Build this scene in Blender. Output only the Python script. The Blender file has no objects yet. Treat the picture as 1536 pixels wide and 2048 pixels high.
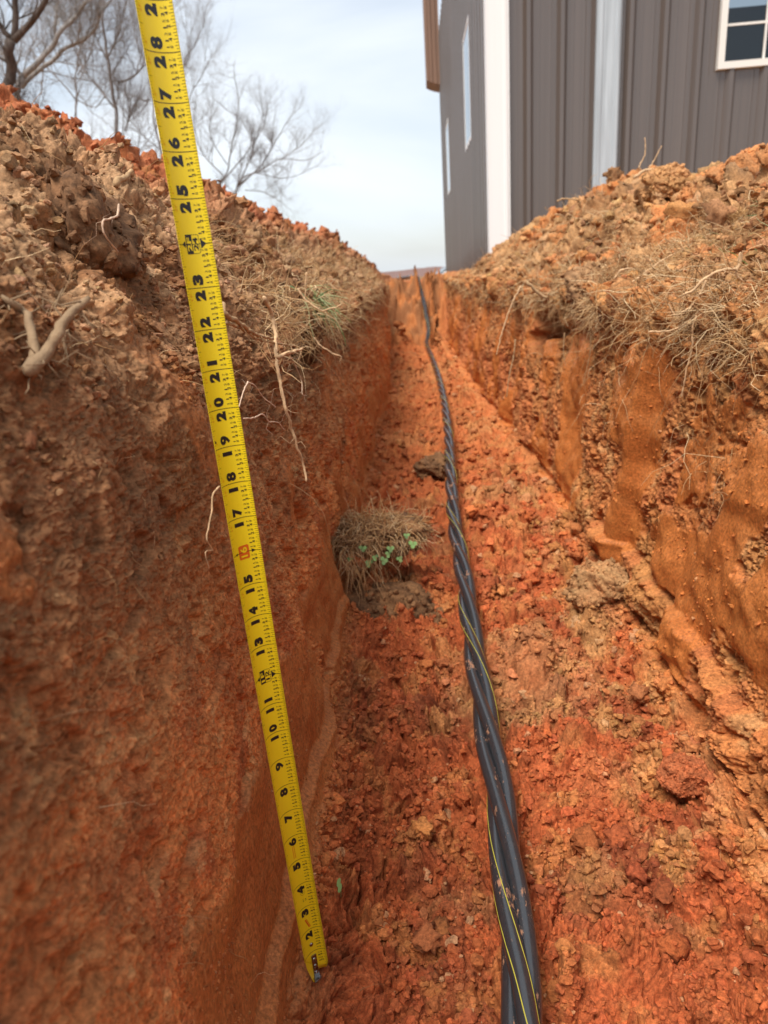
import bpy, bmesh, math, random
import numpy as np
from mathutils import Vector, Matrix

# ---------------------------------------------------------------- camera, sky, sun, exposure
SC = bpy.context.scene
COL = SC.collection
CAM_X = (0.99685082, 0.04252905, -0.06693071)       # camera right, down and forward in world space
CAM_DN = (-0.04960795, -0.32403089, -0.94474496)
CAM_FW = (-0.06186673, 0.94509008, -0.32090068)
cam = bpy.data.cameras.new('camera')
camo = bpy.data.objects.new('camera', cam)
COL.objects.link(camo)
camo.matrix_world = Matrix(((CAM_X[0], -CAM_DN[0], -CAM_FW[0], 0), (CAM_X[1], -CAM_DN[1], -CAM_FW[1], 0),
                            (CAM_X[2], -CAM_DN[2], -CAM_FW[2], 0), (0, 0, 0, 1)))
cam.sensor_fit = 'HORIZONTAL'
cam.sensor_width = 36.0
cam.lens = 36.0 * 1400 / 1536
cam.clip_start = 0.01
cam.clip_end = 2000
cam.dof.use_dof = True
cam.dof.focus_distance = 0.62
cam.dof.aperture_fstop = 13.0
SC.camera = camo

SUN_DIR = Vector((-.24, -.40, .88)).normalized()        # towards the sun
SUN_EL, SUN_AZ = math.asin(SUN_DIR.z), math.atan2(SUN_DIR.x, SUN_DIR.y)
world = bpy.data.worlds.new('World')
SC.world = world
world.use_nodes = True
nt = world.node_tree
for n in list(nt.nodes): nt.nodes.remove(n)
def N(t, typ, **kw):
    n = t.nodes.new(typ)
    for k, v in kw.items(): setattr(n, k, v)
    return n
sky = N(nt, 'ShaderNodeTexSky', sky_type='NISHITA', sun_disc=False, sun_elevation=SUN_EL, sun_rotation=SUN_AZ, air_density=1.2, dust_density=1.5)
tc = N(nt, 'ShaderNodeTexCoord')
mp = N(nt, 'ShaderNodeMapping')
mp.inputs['Scale'].default_value = (1.0, 1.0, 3.2)
nz = N(nt, 'ShaderNodeTexNoise')
nz.inputs['Scale'].default_value = 1.9
nz.inputs['Detail'].default_value = 5
nz.inputs['Roughness'].default_value = 0.5
nz.inputs['Distortion'].default_value = 0.4
rp = N(nt, 'ShaderNodeValToRGB')
rp.color_ramp.elements[0].position = 0.33
rp.color_ramp.elements[0].color = (0.42, 0.42, 0.42, 1)
rp.color_ramp.elements[1].position = 0.66
rp.color_ramp.elements[1].color = (0.97, 0.97, 0.97, 1)
cl = N(nt, 'ShaderNodeMixRGB')
cl.inputs[2].default_value = (6.7, 7.15, 7.65, 1)
bg = N(nt, 'ShaderNodeBackground')
bg.inputs['Strength'].default_value = 0.1
wo = N(nt, 'ShaderNodeOutputWorld')
nt.links.new(tc.outputs['Generated'], mp.inputs[0]); nt.links.new(mp.outputs[0], nz.inputs['Vector'])
nt.links.new(nz.outputs[0], rp.inputs[0]); nt.links.new(rp.outputs[0], cl.inputs[0])
nt.links.new(sky.outputs[0], cl.inputs[1]); nt.links.new(cl.outputs[0], bg.inputs[0]); nt.links.new(bg.outputs[0], wo.inputs[0])

sun = bpy.data.lights.new('sun', 'SUN')
sun.energy = 3.0
sun.angle = math.radians(26)
sun.color = (1.0, 0.95, 0.88)
suno = bpy.data.objects.new('sun', sun)
COL.objects.link(suno)
suno.rotation_euler = SUN_DIR.to_track_quat('Z', 'Y').to_euler()

SC.view_settings.view_transform = 'Standard'
SC.view_settings.look = 'None'
SC.view_settings.exposure = 0.58
SC.view_settings.gamma = 1.0
SC.cycles.max_bounces = 6
SC.cycles.diffuse_bounces = 4
SC.cycles.use_denoising = True
# ---------------------------------------------------------------- noise
def _h(ix, iy, seed):
    h = (ix.astype(np.int64) * 374761393 + iy.astype(np.int64) * 668265263 + seed * 1274126177) & 0xFFFFFFFF
    h = ((h ^ (h >> 13)) * 1274126177) & 0xFFFFFFFF
    h = ((h ^ (h >> 16)) * 2246822519) & 0xFFFFFFFF
    return (h ^ (h >> 13)) & 0xFFFFFF
def rnd(ix, iy, seed): return _h(ix, iy, seed).astype(np.float32) * np.float32(1 / 16777216.0)
def perlin(x, y, seed):
    fx = np.floor(x); fy = np.floor(y)
    u = x - fx; v = y - fy
    ix = fx.astype(np.int64); iy = fy.astype(np.int64)
    def g(a, b, du, dv):
        t = rnd(a, b, seed) * 6.2831853
        return np.cos(t) * du + np.sin(t) * dv
    su = u * u * u * (u * (u * 6 - 15) + 10); sv = v * v * v * (v * (v * 6 - 15) + 10)
    a = g(ix, iy, u, v); b = g(ix + 1, iy, u - 1, v); c = g(ix, iy + 1, u, v - 1); d = g(ix + 1, iy + 1, u - 1, v - 1)
    return ((a + (b - a) * su) * (1 - sv) + (c + (d - c) * su) * sv) * 1.5
def fbm(x, y, octs, seed, gain=0.5):
    r = 0; a = 1.0; f = 1.0
    for k in range(octs):
        r = r + a * perlin(x * f, y * f, seed + k * 17)
        a *= gain; f *= 2.03
    return r
def lumps(x, y, seed, rmin=0.35, rmax=0.75, keep=1.0, lift=0.45):
    """height of a heap of round grains, in cell units, and a random number per grain"""
    ix = np.floor(x).astype(np.int64); iy = np.floor(y).astype(np.int64)
    best = np.zeros(x.shape, np.float32); rid = np.full(x.shape, 0.5, np.float32)
    for a in (-1, 0, 1):
        for b in (-1, 0, 1):
            cx = ix + a; cy = iy + b
            h = _h(cx, cy, seed)
            r1 = (h & 255).astype(np.float32) / 255; r2 = ((h >> 8) & 255).astype(np.float32) / 255; r3 = ((h >> 16) & 255).astype(np.float32) / 255
            dx = x - (cx + r1); dy = y - (cy + r2)
            r = rmin + (rmax - rmin) * r3
            r4 = (r1 * 7.31 + r2 * 3.7 + r3 * 5.1) % 1.0
            # every grain is squashed along a direction of its own
            ca = np.cos(r4 * 6.28); sa = np.sin(r4 * 6.28)
            e = (dx * ca + dy * sa); q = (dy * ca - dx * sa) * 1.35
            t = r * r - e * e - q * q
            hh = np.where((t > 0) & (r4 < keep), t / r * .75 + .25 * np.sqrt(np.maximum(t, 0)) + np.minimum(1, t / (.35 * r * r)) * (lift * .7 * (r2 * 0.6 + r4 * 0.4) + 0.5 * e * (r1 - 0.5)), 0)
            m = hh > best
            best = np.where(m, hh, best); rid = np.where(m, r4, rid)
    return best, rid
def sst(a, b, x):
    t = np.clip((x - a) / (b - a), 0, 1)
    return t * t * (3 - 2 * t)
def bump_at(x, c, w): return np.exp(-((x - c) / w) ** 2)

# ---------------------------------------------------------------- the cross-section of the trench and its spoil banks
CX = np.array([-3.0, -1.75, -1.3, -1.0, -.72, -.5, -.34, -.245, -.2, -.187, -.18, -.175, -.165, -.12, .08, .29, .335, .347, .357, .372, .39, .43, .55, .68, .82, 1.0, 1.4, 1.8, 3.0])
CZ = np.array([-.08, -.08, .10, .28, .34, .20, .06, -.02, -.09, -.2, -.35, -.5, -.575, -.6, -.6, -.6, -.575, -.5, -.35, -.2, -.09, -.03, .06, .16, .2, .15, -.04, -.08, -.08])
NC = len(CX)
SR = np.concatenate([[0], np.cumsum(np.hypot(np.diff(CX), np.diff(CZ)))])
GZ = -.075
def ctrl(Y):
    """control points of the cross-section at the distances Y: two arrays (NC, nY)"""
    X = np.repeat(CX[:, None], len(Y), 1); Z = np.repeat(CZ[:, None], len(Y), 1)
    I = lambda k, v: np.interp(Y, k, v)
    lc = I([0, 1, 4.6, 6, 7.4, 8.4, 9.2], [1.0, 1.02, .93, .86, .80, .45, 0])
    near = 1 - sst(.75, 1.25, Y)
    for i in range(1, 7):
        Z[i] = GZ + (Z[i] - GZ) * lc
    Z[2] -= .03; Z[3] -= .08; Z[4] -= .085; Z[5] -= .035; Z[4] -= .03 * near
    Z[5] -= .05 * near; Z[6] += .05 * near
    Z[7] += .02 * near
    rc = I([0, 1, 1.7, 2.4, 3.0, 3.3, 4.4, 5.0, 5.45, 5.9], [.62, .64, .72, .95, 1.12, 1.0, .78, .5, .2, 0])
    for i in range(21, 27):
        Z[i] = GZ + (Z[i] - GZ) * rc
    lw = I([0, .4, .7, 1.2, 4, 5.2, 5.8], [.032, .030, .022, 0, -.005, -.06, -.10])
    for i in range(7, 14): X[i] += lw
    X[6] += lw * .6
    rw = I([0, 1.2, 2.2, 3.2, 4.5, 5.6], [0, .01, -.005, -.045, -.07, -.12])
    for i in range(15, 23): X[i] += rw
    # far end: the floor climbs to the ground
    e = sst(5.88, 6.14, Y) + (1 - sst(-1.35, -1.0, Y))
    e = np.clip(e, 0, 1)
    fl = I([0, 1.0, 2.0, 3.5, 5.0, 5.8], [0, .0, .01, .0, .02, .05])
    for i in range(12, 17): Z[i] += fl
    for i in range(8, 21): Z[i] = Z[i] * (1 - e) + (GZ - .02) * e
    return X, Z
def base(s, Y):
    """the smooth surface: s measures along the cross-section, Y along the trench (both flat arrays)"""
    i = np.clip(np.searchsorted(SR, s, side='right') - 1, 0, NC - 2)
    t = (s - SR[i]) / (SR[i + 1] - SR[i])
    yu, inv = np.unique(np.round(Y, 5), return_inverse=True)
    X, Z = ctrl(yu)
    out = []
    for A in (X, Z):
        p0 = A[np.maximum(i - 1, 0), inv]; p1 = A[i, inv]; p2 = A[i + 1, inv]; p3 = A[np.minimum(i + 2, NC - 1), inv]
        h = SR[i + 1] - SR[i]
        hl = np.where(i > 0, SR[i] - SR[np.maximum(i - 1, 0)], h); hr = np.where(i < NC - 2, SR[np.minimum(i + 2, NC - 1)] - SR[i + 1], h)
        m1 = ((p2 - p1) / h * hl + (p1 - p0) / hl * h) / (h + hl) * h
        m2 = ((p3 - p2) / hr * h + (p2 - p1) / h * hr) / (h + hr) * h
        t2 = t * t; t3 = t2 * t
        out.append((2 * t3 - 3 * t2 + 1) * p1 + (t3 - 2 * t2 + t) * m1 + (-2 * t3 + 3 * t2) * p2 + (t3 - t2) * m2)
    return out[0], out[1]
CABLE = np.array([(.040, -.3, -.563), (.046, .2, -.563), (.054, .38, -.563), (.058, .43, -.563), (.064, .636, -.561), (.063, .742, -.560), (.062, .88, -.560),
                  (.062, 1.027, -.560), (.064, 1.247, -.558), (.061, 1.53, -.556), (.072, 1.95, -.552), (.088, 2.47, -.552), (.099, 3.19, -.556), (.096, 4.014, -.553),
                  (.078, 4.9, -.548), (.058, 5.6, -.52), (.084, 5.75, -.443), (.073, 5.85, -.372), (.054, 6.05, -.223), (.031, 6.2, -.126), (.012, 6.33, -.050),
                  (-.01, 6.55, -.040), (-.06, 6.9, -.045), (-.18, 7.5, -.055), (-.2, 9.0, -.055)])
HOLES = [(4.462, 2.12, .055, .24, .19), (4.40, 2.25, .05, .16, .08), (4.47, 1.62, .03, .10, .05), (4.46, 2.9, .04, .12, .05), (3.075, 1.16, .05, .16, .05), (3.03, .455, .020, .03, .022), (3.06, .39, .015, .02, .016), (3.0, .80, .04, .05, .03),
         (3.235, .262, .014, .012, .014), (4.53, 1.02, .03, .08, .03), (3.105, 1.9, .04, .2, .04), (3.08, 3.2, .05, .4, .05)]
HEAPS = [(.20, 1.85, .14, .045), (.305, 1.12, .075, .05), (-.10, 1.22, .11, .085), (.14, .95, .16, .018), (-.08, 2.6, .12, .03), (.25, 2.7, .12, .04), (.0, 4.2, .3, .04), (-.13, 3.5, .13, .06), (.17, 4.5, .14, .07), (-.20, 5.45, .15, .20), (.20, 5.2, .12, .12), (-.16, 4.7, .12, .08), (.26, 3.4, .08, .08)]
def soil(s, Y):
    """displaced surface: position (n,3), colour (n,3)"""
    s = s.astype(np.float64); Y = Y.astype(np.float64)
    bx, bz = base(s, Y)
    e = 1e-3
    ax, az = base(s + e, Y); cx_, cz_ = base(s - e, Y)
    tx = ax - cx_; tz = az - cz_
    L = np.hypot(tx, tz) + 1e-9
    tx /= L; tz /= L
    nx, nz_ = -tz, tx                                   # points up and into the trench
    dist = np.sqrt(bx ** 2 + Y ** 2 + bz ** 2)
    # zones
    wl = sst(SR[7] - .03, SR[8] + .02, s) * (1 - sst(SR[12] - .02, SR[13] + .01, s))
    wr = sst(SR[15] - .01, SR[16] + .02, s) * (1 - sst(SR[20] - .02, SR[21] + .03, s))
    fl = sst(SR[12] - .02, SR[13], s) * (1 - sst(SR[15], SR[16] + .02, s))
    wall = np.clip(wl + wr, 0, 1)
    bank = np.clip(1 - wall - fl, 0, 1)
    endw = sst(5.75, 5.9, Y) * (1 - sst(6.2, 6.3, Y)) * fl
    # domain warp
    wx = s + .012 * perlin(s * 22, Y * 22, 1) + .004 * perlin(s * 70, Y * 70, 2) + .0015 * perlin(s * 230, Y * 230, 42)
    wy = Y + .012 * perlin(s * 22, Y * 22, 3) + .004 * perlin(s * 70, Y * 70, 4) + .0015 * perlin(s * 230, Y * 230, 43)
    big = fbm(s * 2.2, Y * 2.2, 3, 11)
    mid = fbm(s * 9, Y * 9, 3, 21)
    h = np.zeros_like(s)
    # banks: heaps of clods of every size
    b1, id1 = lumps(wx / .11, wy / .11, 101, .3, .7, .6, .5)
    b2, id2 = lumps(wx / .042, wy / .042, 102, .25, .62, .8, .7)
    lw_ = wl > .25
    gx = np.where(lw_, wx * 1.4, wx); gy = np.where(lw_, wy * .8, wy)
    b3, id3 = lumps(gx / .017, gy / .017, 103, .25, .60, .85, .8)
    b4, id4 = lumps(gx / .0075, gy / .0075, 104, .25, .62, .85, .8)
    b5, id5 = lumps(gx / .0034, gy / .0034, 105, .3, .66, .85, .7)
    fine = fbm(s * 380, Y * 380, 2, 31)
    rough = np.clip(.75 + .9 * perlin(s * 7, Y * 7, 51), .25, 1.3)
    hb = .035 * big + .016 * mid + .075 * b1 * sst(.0, .3, np.abs(s - SR[7]) ) + .026 * b2 + .0150 * b3 * rough + .0075 * b4 + .0032 * b5 + .0045 * fbm(s * 55, Y * 55, 3, 32, .6) + .0012 * fine
    # floor: crumbled clay, coarser in places
    ff = np.clip(.55 + 1.3 * perlin(s * 9 + 3, Y * 6, 61), .15, 1.25)
    hf = .010 * mid + (.036 * b2 * np.clip(ff, .2, 1)) + .0165 * b3 * (1.15 - .4 * ff) + .0078 * b4 + .0034 * b5 + .004 * fbm(s * 55, Y * 55, 3, 33, .6) + .0008 * fine - .024 + .022 * sst(.3, .6, perlin(s * 5, Y * 2.2, 64)) + .012 * big
    hp = np.zeros_like(s)
    for hx, hy, hr, hh in HEAPS:
        k = np.exp(-(((bx - hx) / hr) ** 2 + ((Y - hy) / hr) ** 2)); hf = hf + hh * k * (.8 + .5 * mid); hp = np.maximum(hp, k)
    hf = hf + .020 * b1 * sst(.2, .6, Y)
    crk = lambda q, f, w_: 1 - sst(0, w_, np.abs(perlin(wx * f + q, wy * f - q, 65 + q)))
    hf = hf - (.026 * crk(1, 21, .15) + .014 * crk(2, 47, .15)) * np.clip(.5 + 1.2 * perlin(s * 5, Y * 4, 66), 0, 1)
    hb = hb - (.026 * crk(3, 11, .14) + .014 * crk(4, 27, .16)) * np.clip(.55 + 1.2 * perlin(s * 4, Y * 4, 67), 0, 1)
    # walls: cut clay, grainy, with pits, smears and tooth streaks
    lean = np.where(wr > wl, .25, -.30)
    sv = s; yv = Y + lean * (s - SR[10])
    stre = fbm(yv * 160, sv * 5, 3, 71)
    sm_l = (1 - sst(-.43, -.33, bz + .045 * perlin(Y * 9, s * 5, 72))) * sst(-.36, -.02, perlin(yv * 7, sv * 2.0, 73) + .22 * bump_at(Y, .62, .25))
    sm_r = bump_at(bz, -.42, .065) * (.8 + .5 * perlin(Y * 6, s * 9, 79)) * (1 - sst(.95, 1.25, Y)) + .9 * sst(.10, .32, perlin(yv * 5, sv * 1.5, 75)) * sst(.12, .25, -bz)
    sm_r = np.maximum(sm_r, .95 * bump_at(Y - (1.14 + .22 * (-.2 - bz)), .005, .045) * sst(.1, .2, -bz))
    sm_r = np.clip(1.35 * sm_r - .1 * perlin(yv * 30, sv * 14, 76), 0, 1)
    sm = np.where(wr > wl, sm_r, sm_l)
    sm = np.clip(sm + .55 * sst(.28, .42, perlin(yv * 11, sv * 4, 77)), 0, 1)
    sm = sst(.35, .62, sm + .16 * fbm(s * 50, Y * 50, 2, 78))
    pit = sst(.26, .50, fbm(s * 24, Y * 19, 3, 81)) * .013 + sst(.22, .42, fbm(s * 70, Y * 58, 2, 88)) * .0055
    grain = np.clip(.65 + .9 * perlin(s * 13, Y * 11, 82), .2, 1.3)
    topz = sst(-.24, -.1, bz)
    rw_ = (.0022 + .0050 * sst(.5, 1.0, Y) * (wr <= wl) + .0035 * (wr > wl) * sst(-.40, -.2, bz)) * b3 * grain * (.6 + .9 * topz) + (.0022 + .0022 * sst(.35, .8, Y)) * b4 * (.3 + .8 * grain) + .0030 * b5 + .012 * topz * b2 * sst(.0, .5, perlin(s * 12, Y * 12, 83) + .2)
    hw = .011 * mid + .010 * fbm(yv * 7, sv * 2.5, 2, 84) - pit * (1 - sm) + (rw_ + .0022 * fbm(s * 90, Y * 90, 3, 34, .65) + .0006 * fine - .004) * (1 - sm) + sm * (.0011 * stre + .0004 * b5)
    hol = np.zeros_like(s)
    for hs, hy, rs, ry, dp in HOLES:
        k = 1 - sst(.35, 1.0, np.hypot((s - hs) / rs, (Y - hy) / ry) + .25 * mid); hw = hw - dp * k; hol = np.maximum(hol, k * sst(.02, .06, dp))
    hw = hw + (.034 * bump_at(s, SR[20] + .005, .035) * (wr > wl) * sst(.55, .9, Y) + .030 * bump_at(s, SR[8] - .012, .035) * (wr <= wl) * sst(.75, 1.1, Y)) * np.clip(.5 + 1.6 * perlin(s * 3, Y * 7, 87) + .8 * b2, 0, 1.6)
    hw = hw - .020 * bump_at(s, SR[16] + .004, .010) * (wr > wl)
    hw = hw + .035 * perlin(Y * 2.6, s * 3, 89) * sst(1.3, 2.2, Y) + .015 * perlin(Y * 9, s * 6, 90) * sst(1.0, 2.0, Y)
    hw = hw * np.where(wr > wl, 1, .5 + .5 * sst(.45, .95, Y))
    # a tooth ledge along the foot of the right wall, and the fold higher up it
    led = (1 - sst(-.500, -.488, bz + .010 * fbm(Y * 6, s * 6, 3, 85))) * (1 - sst(1.2, 1.6, Y))
    hw = hw + np.where(wr > wl, .020 * led * (.55 + .8 * np.clip(mid + .4, 0, 1)), 0)
    yf = Y - (1.14 + .22 * (-.2 - bz)) * 1.0
    hw = hw + np.where(wr > wl, .030 * sst(-.012, .012, yf) * (1 - sst(.0, .55, yf)) * sst(.02, .12, -bz), 0)
    ledl = (1 - sst(-.545, -.53, bz + .02 * perlin(Y * 7, 0 * Y, 86)))
    hw = hw + np.where(wl >= wr, .014 * ledl * (1 - sst(.9, 1.4, Y)), 0)
    hb_s = hb * np.where(s < SR[7], sst(.0, .22, SR[7] - s) * .6 + .4, sst(0, .25, s - SR[21]) * .55 + .45)
    h = bank * hb_s + fl * hf + wall * hw + endw * (.09 * mid + .07 * b2 + .035 * b3)
    flat_end = sst(6.15, 6.45, Y) * np.exp(-((bx) / .9) ** 4) + sst(.0, .2, -Y - 1.1)
    h = h * (1 - .25 * np.clip(flat_end, 0, 1))
    far_flat = sst(1.45, 2.0, np.abs(bx)) * .75
    h = h * (1 - far_flat)
    # the wall behind the tape stays behind it
    h = h - wl * .006 * bump_at(Y, .46, .10)
    px = bx + nx * h; pz = bz + nz_ * h
    # sideways push so that lumps overhang a little
    tsh = .35 * h * perlin(s * 40, Y * 40, 91) * (1 - .85 * wall)
    px = px + tx * tsh; pz = pz + tz * tsh
    py = Y + .25 * h * perlin(s * 35, Y * 35, 92) * (1 - .85 * wall)
    # the cable has pressed its bed
    cxp = np.interp(Y, CABLE[:21, 1], CABLE[:21, 0]); czp = np.interp(Y, CABLE[:21, 1], CABLE[:21, 2])
    bed = (1 - sst(.010, .026, np.abs(px - cxp))) * (Y < 6.45)
    pz = np.where(bed > 0, pz * (1 - bed) + np.minimum(pz, czp - .0165) * bed, pz)
    # and at the far end it lies on the ground
    # ---- colour: the earth layer by layer, with shade painted into the deeper holes
    C = lambda r, g, b: np.array([r, g, b])
    red = C(.50, .135, .047); dred = C(.32, .078, .030); orange = C(.58, .21, .065); ochre = C(.52, .225, .072)
    brown = C(.30, .135, .055); dbrown = C(.15, .068, .031); tan = C(.62, .34, .14); grey = C(.40, .31, .21)
    def mix(a, b, t): return a * (1 - t[:, None]) + b * t[:, None]
    one = np.ones((len(s), 3))
    n1 = fbm(s * 5, Y * 5, 3, 201); n2 = fbm(s * 16, Y * 16, 3, 202); n3 = fbm(s * 60, Y * 60, 2, 203)
    cf = mix(one * C(.48, .118, .038), dred, sst(.0, .6, n1 + .5 * n2)); cf = mix(cf, orange, sst(.1, .7, n2 - .2 * n1 + .3 * n3) * .75)
    edge = sst(.10, .30, bx) * sst(.35, .6, Y) * .9 + .55 * sst(.25, .55, n1)
    cf = mix(cf, ochre, np.clip(edge * sst(-.2, .35, n2 + .15 * n3), 0, 1) * .85)
    cf = mix(cf, tan * .9 * (.8 + .2 * sst(-.1, .3, n3))[:, None], sst(.35, .8, hp + .3 * n2) * .42)
    cf = mix(cf, tan, np.clip(edge * sst(.1, .45, fbm(s * 13, Y * 13, 2, 205)), 0, 1) * .38)
    far = sst(1.2, 3.0, Y)
    cf = mix(cf, orange, far * .45)
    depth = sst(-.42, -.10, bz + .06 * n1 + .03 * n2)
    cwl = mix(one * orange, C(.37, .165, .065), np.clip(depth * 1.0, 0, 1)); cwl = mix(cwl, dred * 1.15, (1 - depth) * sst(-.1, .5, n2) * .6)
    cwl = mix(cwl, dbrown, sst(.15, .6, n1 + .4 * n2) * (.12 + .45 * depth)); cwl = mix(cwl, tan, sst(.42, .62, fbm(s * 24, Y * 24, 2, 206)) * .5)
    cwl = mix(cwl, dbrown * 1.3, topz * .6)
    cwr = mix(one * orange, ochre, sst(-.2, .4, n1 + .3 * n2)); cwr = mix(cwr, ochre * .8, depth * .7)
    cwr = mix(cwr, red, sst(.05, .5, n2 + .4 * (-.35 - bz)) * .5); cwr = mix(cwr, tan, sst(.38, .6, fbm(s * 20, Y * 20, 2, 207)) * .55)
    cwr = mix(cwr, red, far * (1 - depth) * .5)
    cwl = mix(cwl, orange * .95, far * .4 * (1 - topz))
    cwl = cwl * (1.28 - .1 * topz)[:, None]; cwr = mix(cwr, dbrown, hol * .85); cwl = mix(cwl, dbrown, hol * .85); smc = (sm * (1 - hol))[:, None]  # deep holes mixed to dark topsoil brown, which paints in their shade
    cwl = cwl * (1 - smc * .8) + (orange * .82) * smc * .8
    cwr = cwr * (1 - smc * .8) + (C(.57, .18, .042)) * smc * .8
    lb = sst(SR[7], SR[5] + .02, s) ; 
    leftb = s < SR[13]
    redness_l = (1 - sst(SR[5] - .12, SR[6] + .03, s + .08 * n1 + .05 * n2))
    cbl = mix(one * C(.46, .265, .135), brown, sst(-.3, .35, n1 + .6 * n2)); cbl = mix(cbl, dbrown * 1.2, sst(.3, .7, n2 + .2 * n1) * .7)
    cbl = mix(cbl, red * .85, redness_l * .85); cbl = mix(cbl, ochre, redness_l * sst(.1, .6, n2) * .5)
    redness_r = sst(.1, .5, fbm(s * 7, Y * 7, 2, 208) + .35 * sst(SR[22], SR[24], s) - .1)
    cbr = mix(one * C(.56, .30, .13), C(.38, .19, .08), sst(-.3, .35, n1 + .6 * n2)); cbr = mix(cbr, C(.20, .12, .065), sst(.35, .7, n2) * .5)
    cbr = mix(cbr, orange * 1.05, redness_r * .75)
    cb = np.where(leftb[:, None], cbl, cbr)
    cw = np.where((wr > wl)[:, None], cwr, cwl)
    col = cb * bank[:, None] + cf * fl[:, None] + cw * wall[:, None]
    # every clod keeps a tint of its own
    t3 = (id3 - .5) * .42 + (id2 - .5) * .30 + (id4 - .5) * .34 + (id5 - .5) * .16
    col = col * (1 + t3 * (1 - .85 * sm * wall))[:, None]
    pale = sst(.88, .95, id4) * (1 - sm * wall) * .45
    col = mix(col, tan * 1.05, pale)
    ye = sst(6.0, 6.3, Y) * np.exp(-(bx / 1.0) ** 4)
    col = mix(col, C(.42, .15, .06), ye * .6)
    col = mix(col, mix(one * brown, orange * .9, sst(-.1, .5, n2 + .8 * n1 + .5 * bx / .3)), endw * .85)
    soil.gloss = sm * wall * (1 - hol)
    return np.stack([px, py, pz], 1), np.clip(col, .01, .9)
# ---------------------------------------------------------------- helpers
def tag(o, label=None, cat=None, group=None, kind=None):
    for k, v in (('label', label), ('category', cat), ('group', group), ('kind', kind)):
        if v: o[k] = v
    return o
def empty(name, loc=(0, 0, 0), rz=0.0):
    o = bpy.data.objects.new(name, None); COL.objects.link(o)
    o.location = loc; o.rotation_euler = (0, 0, rz); o.empty_display_size = .05
    return o
def mesh_np(name, V, F, mat=None, parent=None, col=None, smooth=True, alpha=None):
    """V (n,3); F list of int arrays (k,3) and (k,4)"""
    me = bpy.data.meshes.new(name)
    V = np.asarray(V, np.float32)
    F = [np.asarray(f, np.int32) for f in (F if isinstance(F, (list, tuple)) else [F]) if len(f)]
    nl = sum(f.size for f in F); nf = sum(len(f) for f in F)
    me.vertices.add(len(V)); me.vertices.foreach_set('co', V.ravel())
    me.loops.add(nl); me.loops.foreach_set('vertex_index', np.concatenate([f.ravel() for f in F]))
    me.polygons.add(nf)
    tot = np.concatenate([np.full(len(f), f.shape[1], np.int32) for f in F])
    st = np.concatenate([[0], np.cumsum(tot)[:-1]]).astype(np.int32)
    me.polygons.foreach_set('loop_start', st)
    me.update(calc_edges=True)
    me.polygons.foreach_set('use_smooth', np.full(nf, smooth, bool) if np.ndim(smooth) == 0 else smooth)
    if col is not None:
        a = me.color_attributes.new('Col', 'FLOAT_COLOR', 'POINT')
        a.data.foreach_set('color', np.concatenate([col, np.ones((len(col), 1)) if alpha is None else alpha[:, None]], 1).astype(np.float32).ravel())
    if mat: me.materials.append(mat)
    o = bpy.data.objects.new(name, me); COL.objects.link(o)
    if parent is not None: o.parent = parent
    return o
class MB:
    """collects shapes for one mesh"""
    def __init__(s): s.v = []; s.f4 = []; s.f3 = []; s.c = []; s.n = 0
    def add(s, V, f4=None, f3=None, c=None):
        V = np.asarray(V, float).reshape(-1, 3)
        s.v.append(V)
        if f4 is not None and len(f4): s.f4.append(np.asarray(f4) + s.n)
        if f3 is not None and len(f3): s.f3.append(np.asarray(f3) + s.n)
        s.c.append(np.repeat(np.array([c if c is not None else (1, 1, 1)], float), len(V), 0) if (c is None or np.ndim(c) == 1) else c)
        s.n += len(V)
    def box(s, a, b, c=None):
        x0, y0, z0 = a; x1, y1, z1 = b
        V = [(x0, y0, z0), (x1, y0, z0), (x1, y1, z0), (x0, y1, z0), (x0, y0, z1), (x1, y0, z1), (x1, y1, z1), (x0, y1, z1)]
        s.add(V, [(0, 3, 2, 1), (4, 5, 6, 7), (0, 1, 5, 4), (1, 2, 6, 5), (2, 3, 7, 6), (3, 0, 4, 7)], c=c)
    def tube(s, P, R, k=6, c=None, cap=True, jit=0.0, rng=None):
        P = np.asarray(P, float); n = len(P); R = np.broadcast_to(np.asarray(R, float), (n,))
        T = np.gradient(P, axis=0); T /= np.linalg.norm(T, axis=1)[:, None] + 1e-12
        a = np.array([0, 0, 1.0]) if abs(T[0][2]) < .9 else np.array([1.0, 0, 0])
        U = np.zeros_like(P); u = np.cross(T[0], a)
        for i in range(n):
            u = u - T[i] * (u @ T[i]); u /= np.linalg.norm(u) + 1e-12; U[i] = u
        W = np.cross(T, U)
        an = np.arange(k) * 2 * np.pi / k
        rr = R[:, None] * (1 + (jit * (rng.random((n, k)) - .5) * 2 if jit else 0))
        V = P[:, None, :] + rr[:, :, None] * (np.cos(an)[None, :, None] * U[:, None, :] + np.sin(an)[None, :, None] * W[:, None, :])
        i = np.arange(n - 1)[:, None] * k; j = np.arange(k)[None, :]; j2 = (j + 1) % k
        F = np.stack([i + j, i + j2, i + k + j2, i + k + j], -1).reshape(-1, 4)
        V = V.reshape(-1, 3); f3 = []
        if cap:
            V = np.concatenate([V, P[:1], P[-1:]])
            m = n * k
            f3 = [(m, (q + 1) % k, q) for q in range(k)] + [(m + 1, (n - 1) * k + q, (n - 1) * k + (q + 1) % k) for q in range(k)]
        s.add(V, F, f3, c=c)
    def build(s, name, mat, parent=None, smooth=True, col=False):
        V = np.concatenate(s.v); F = []
        if s.f4: F.append(np.concatenate(s.f4))
        if s.f3: F.append(np.concatenate(s.f3))
        return mesh_np(name, V, F, mat, parent, np.concatenate(s.c) if col else None, smooth)

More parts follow.
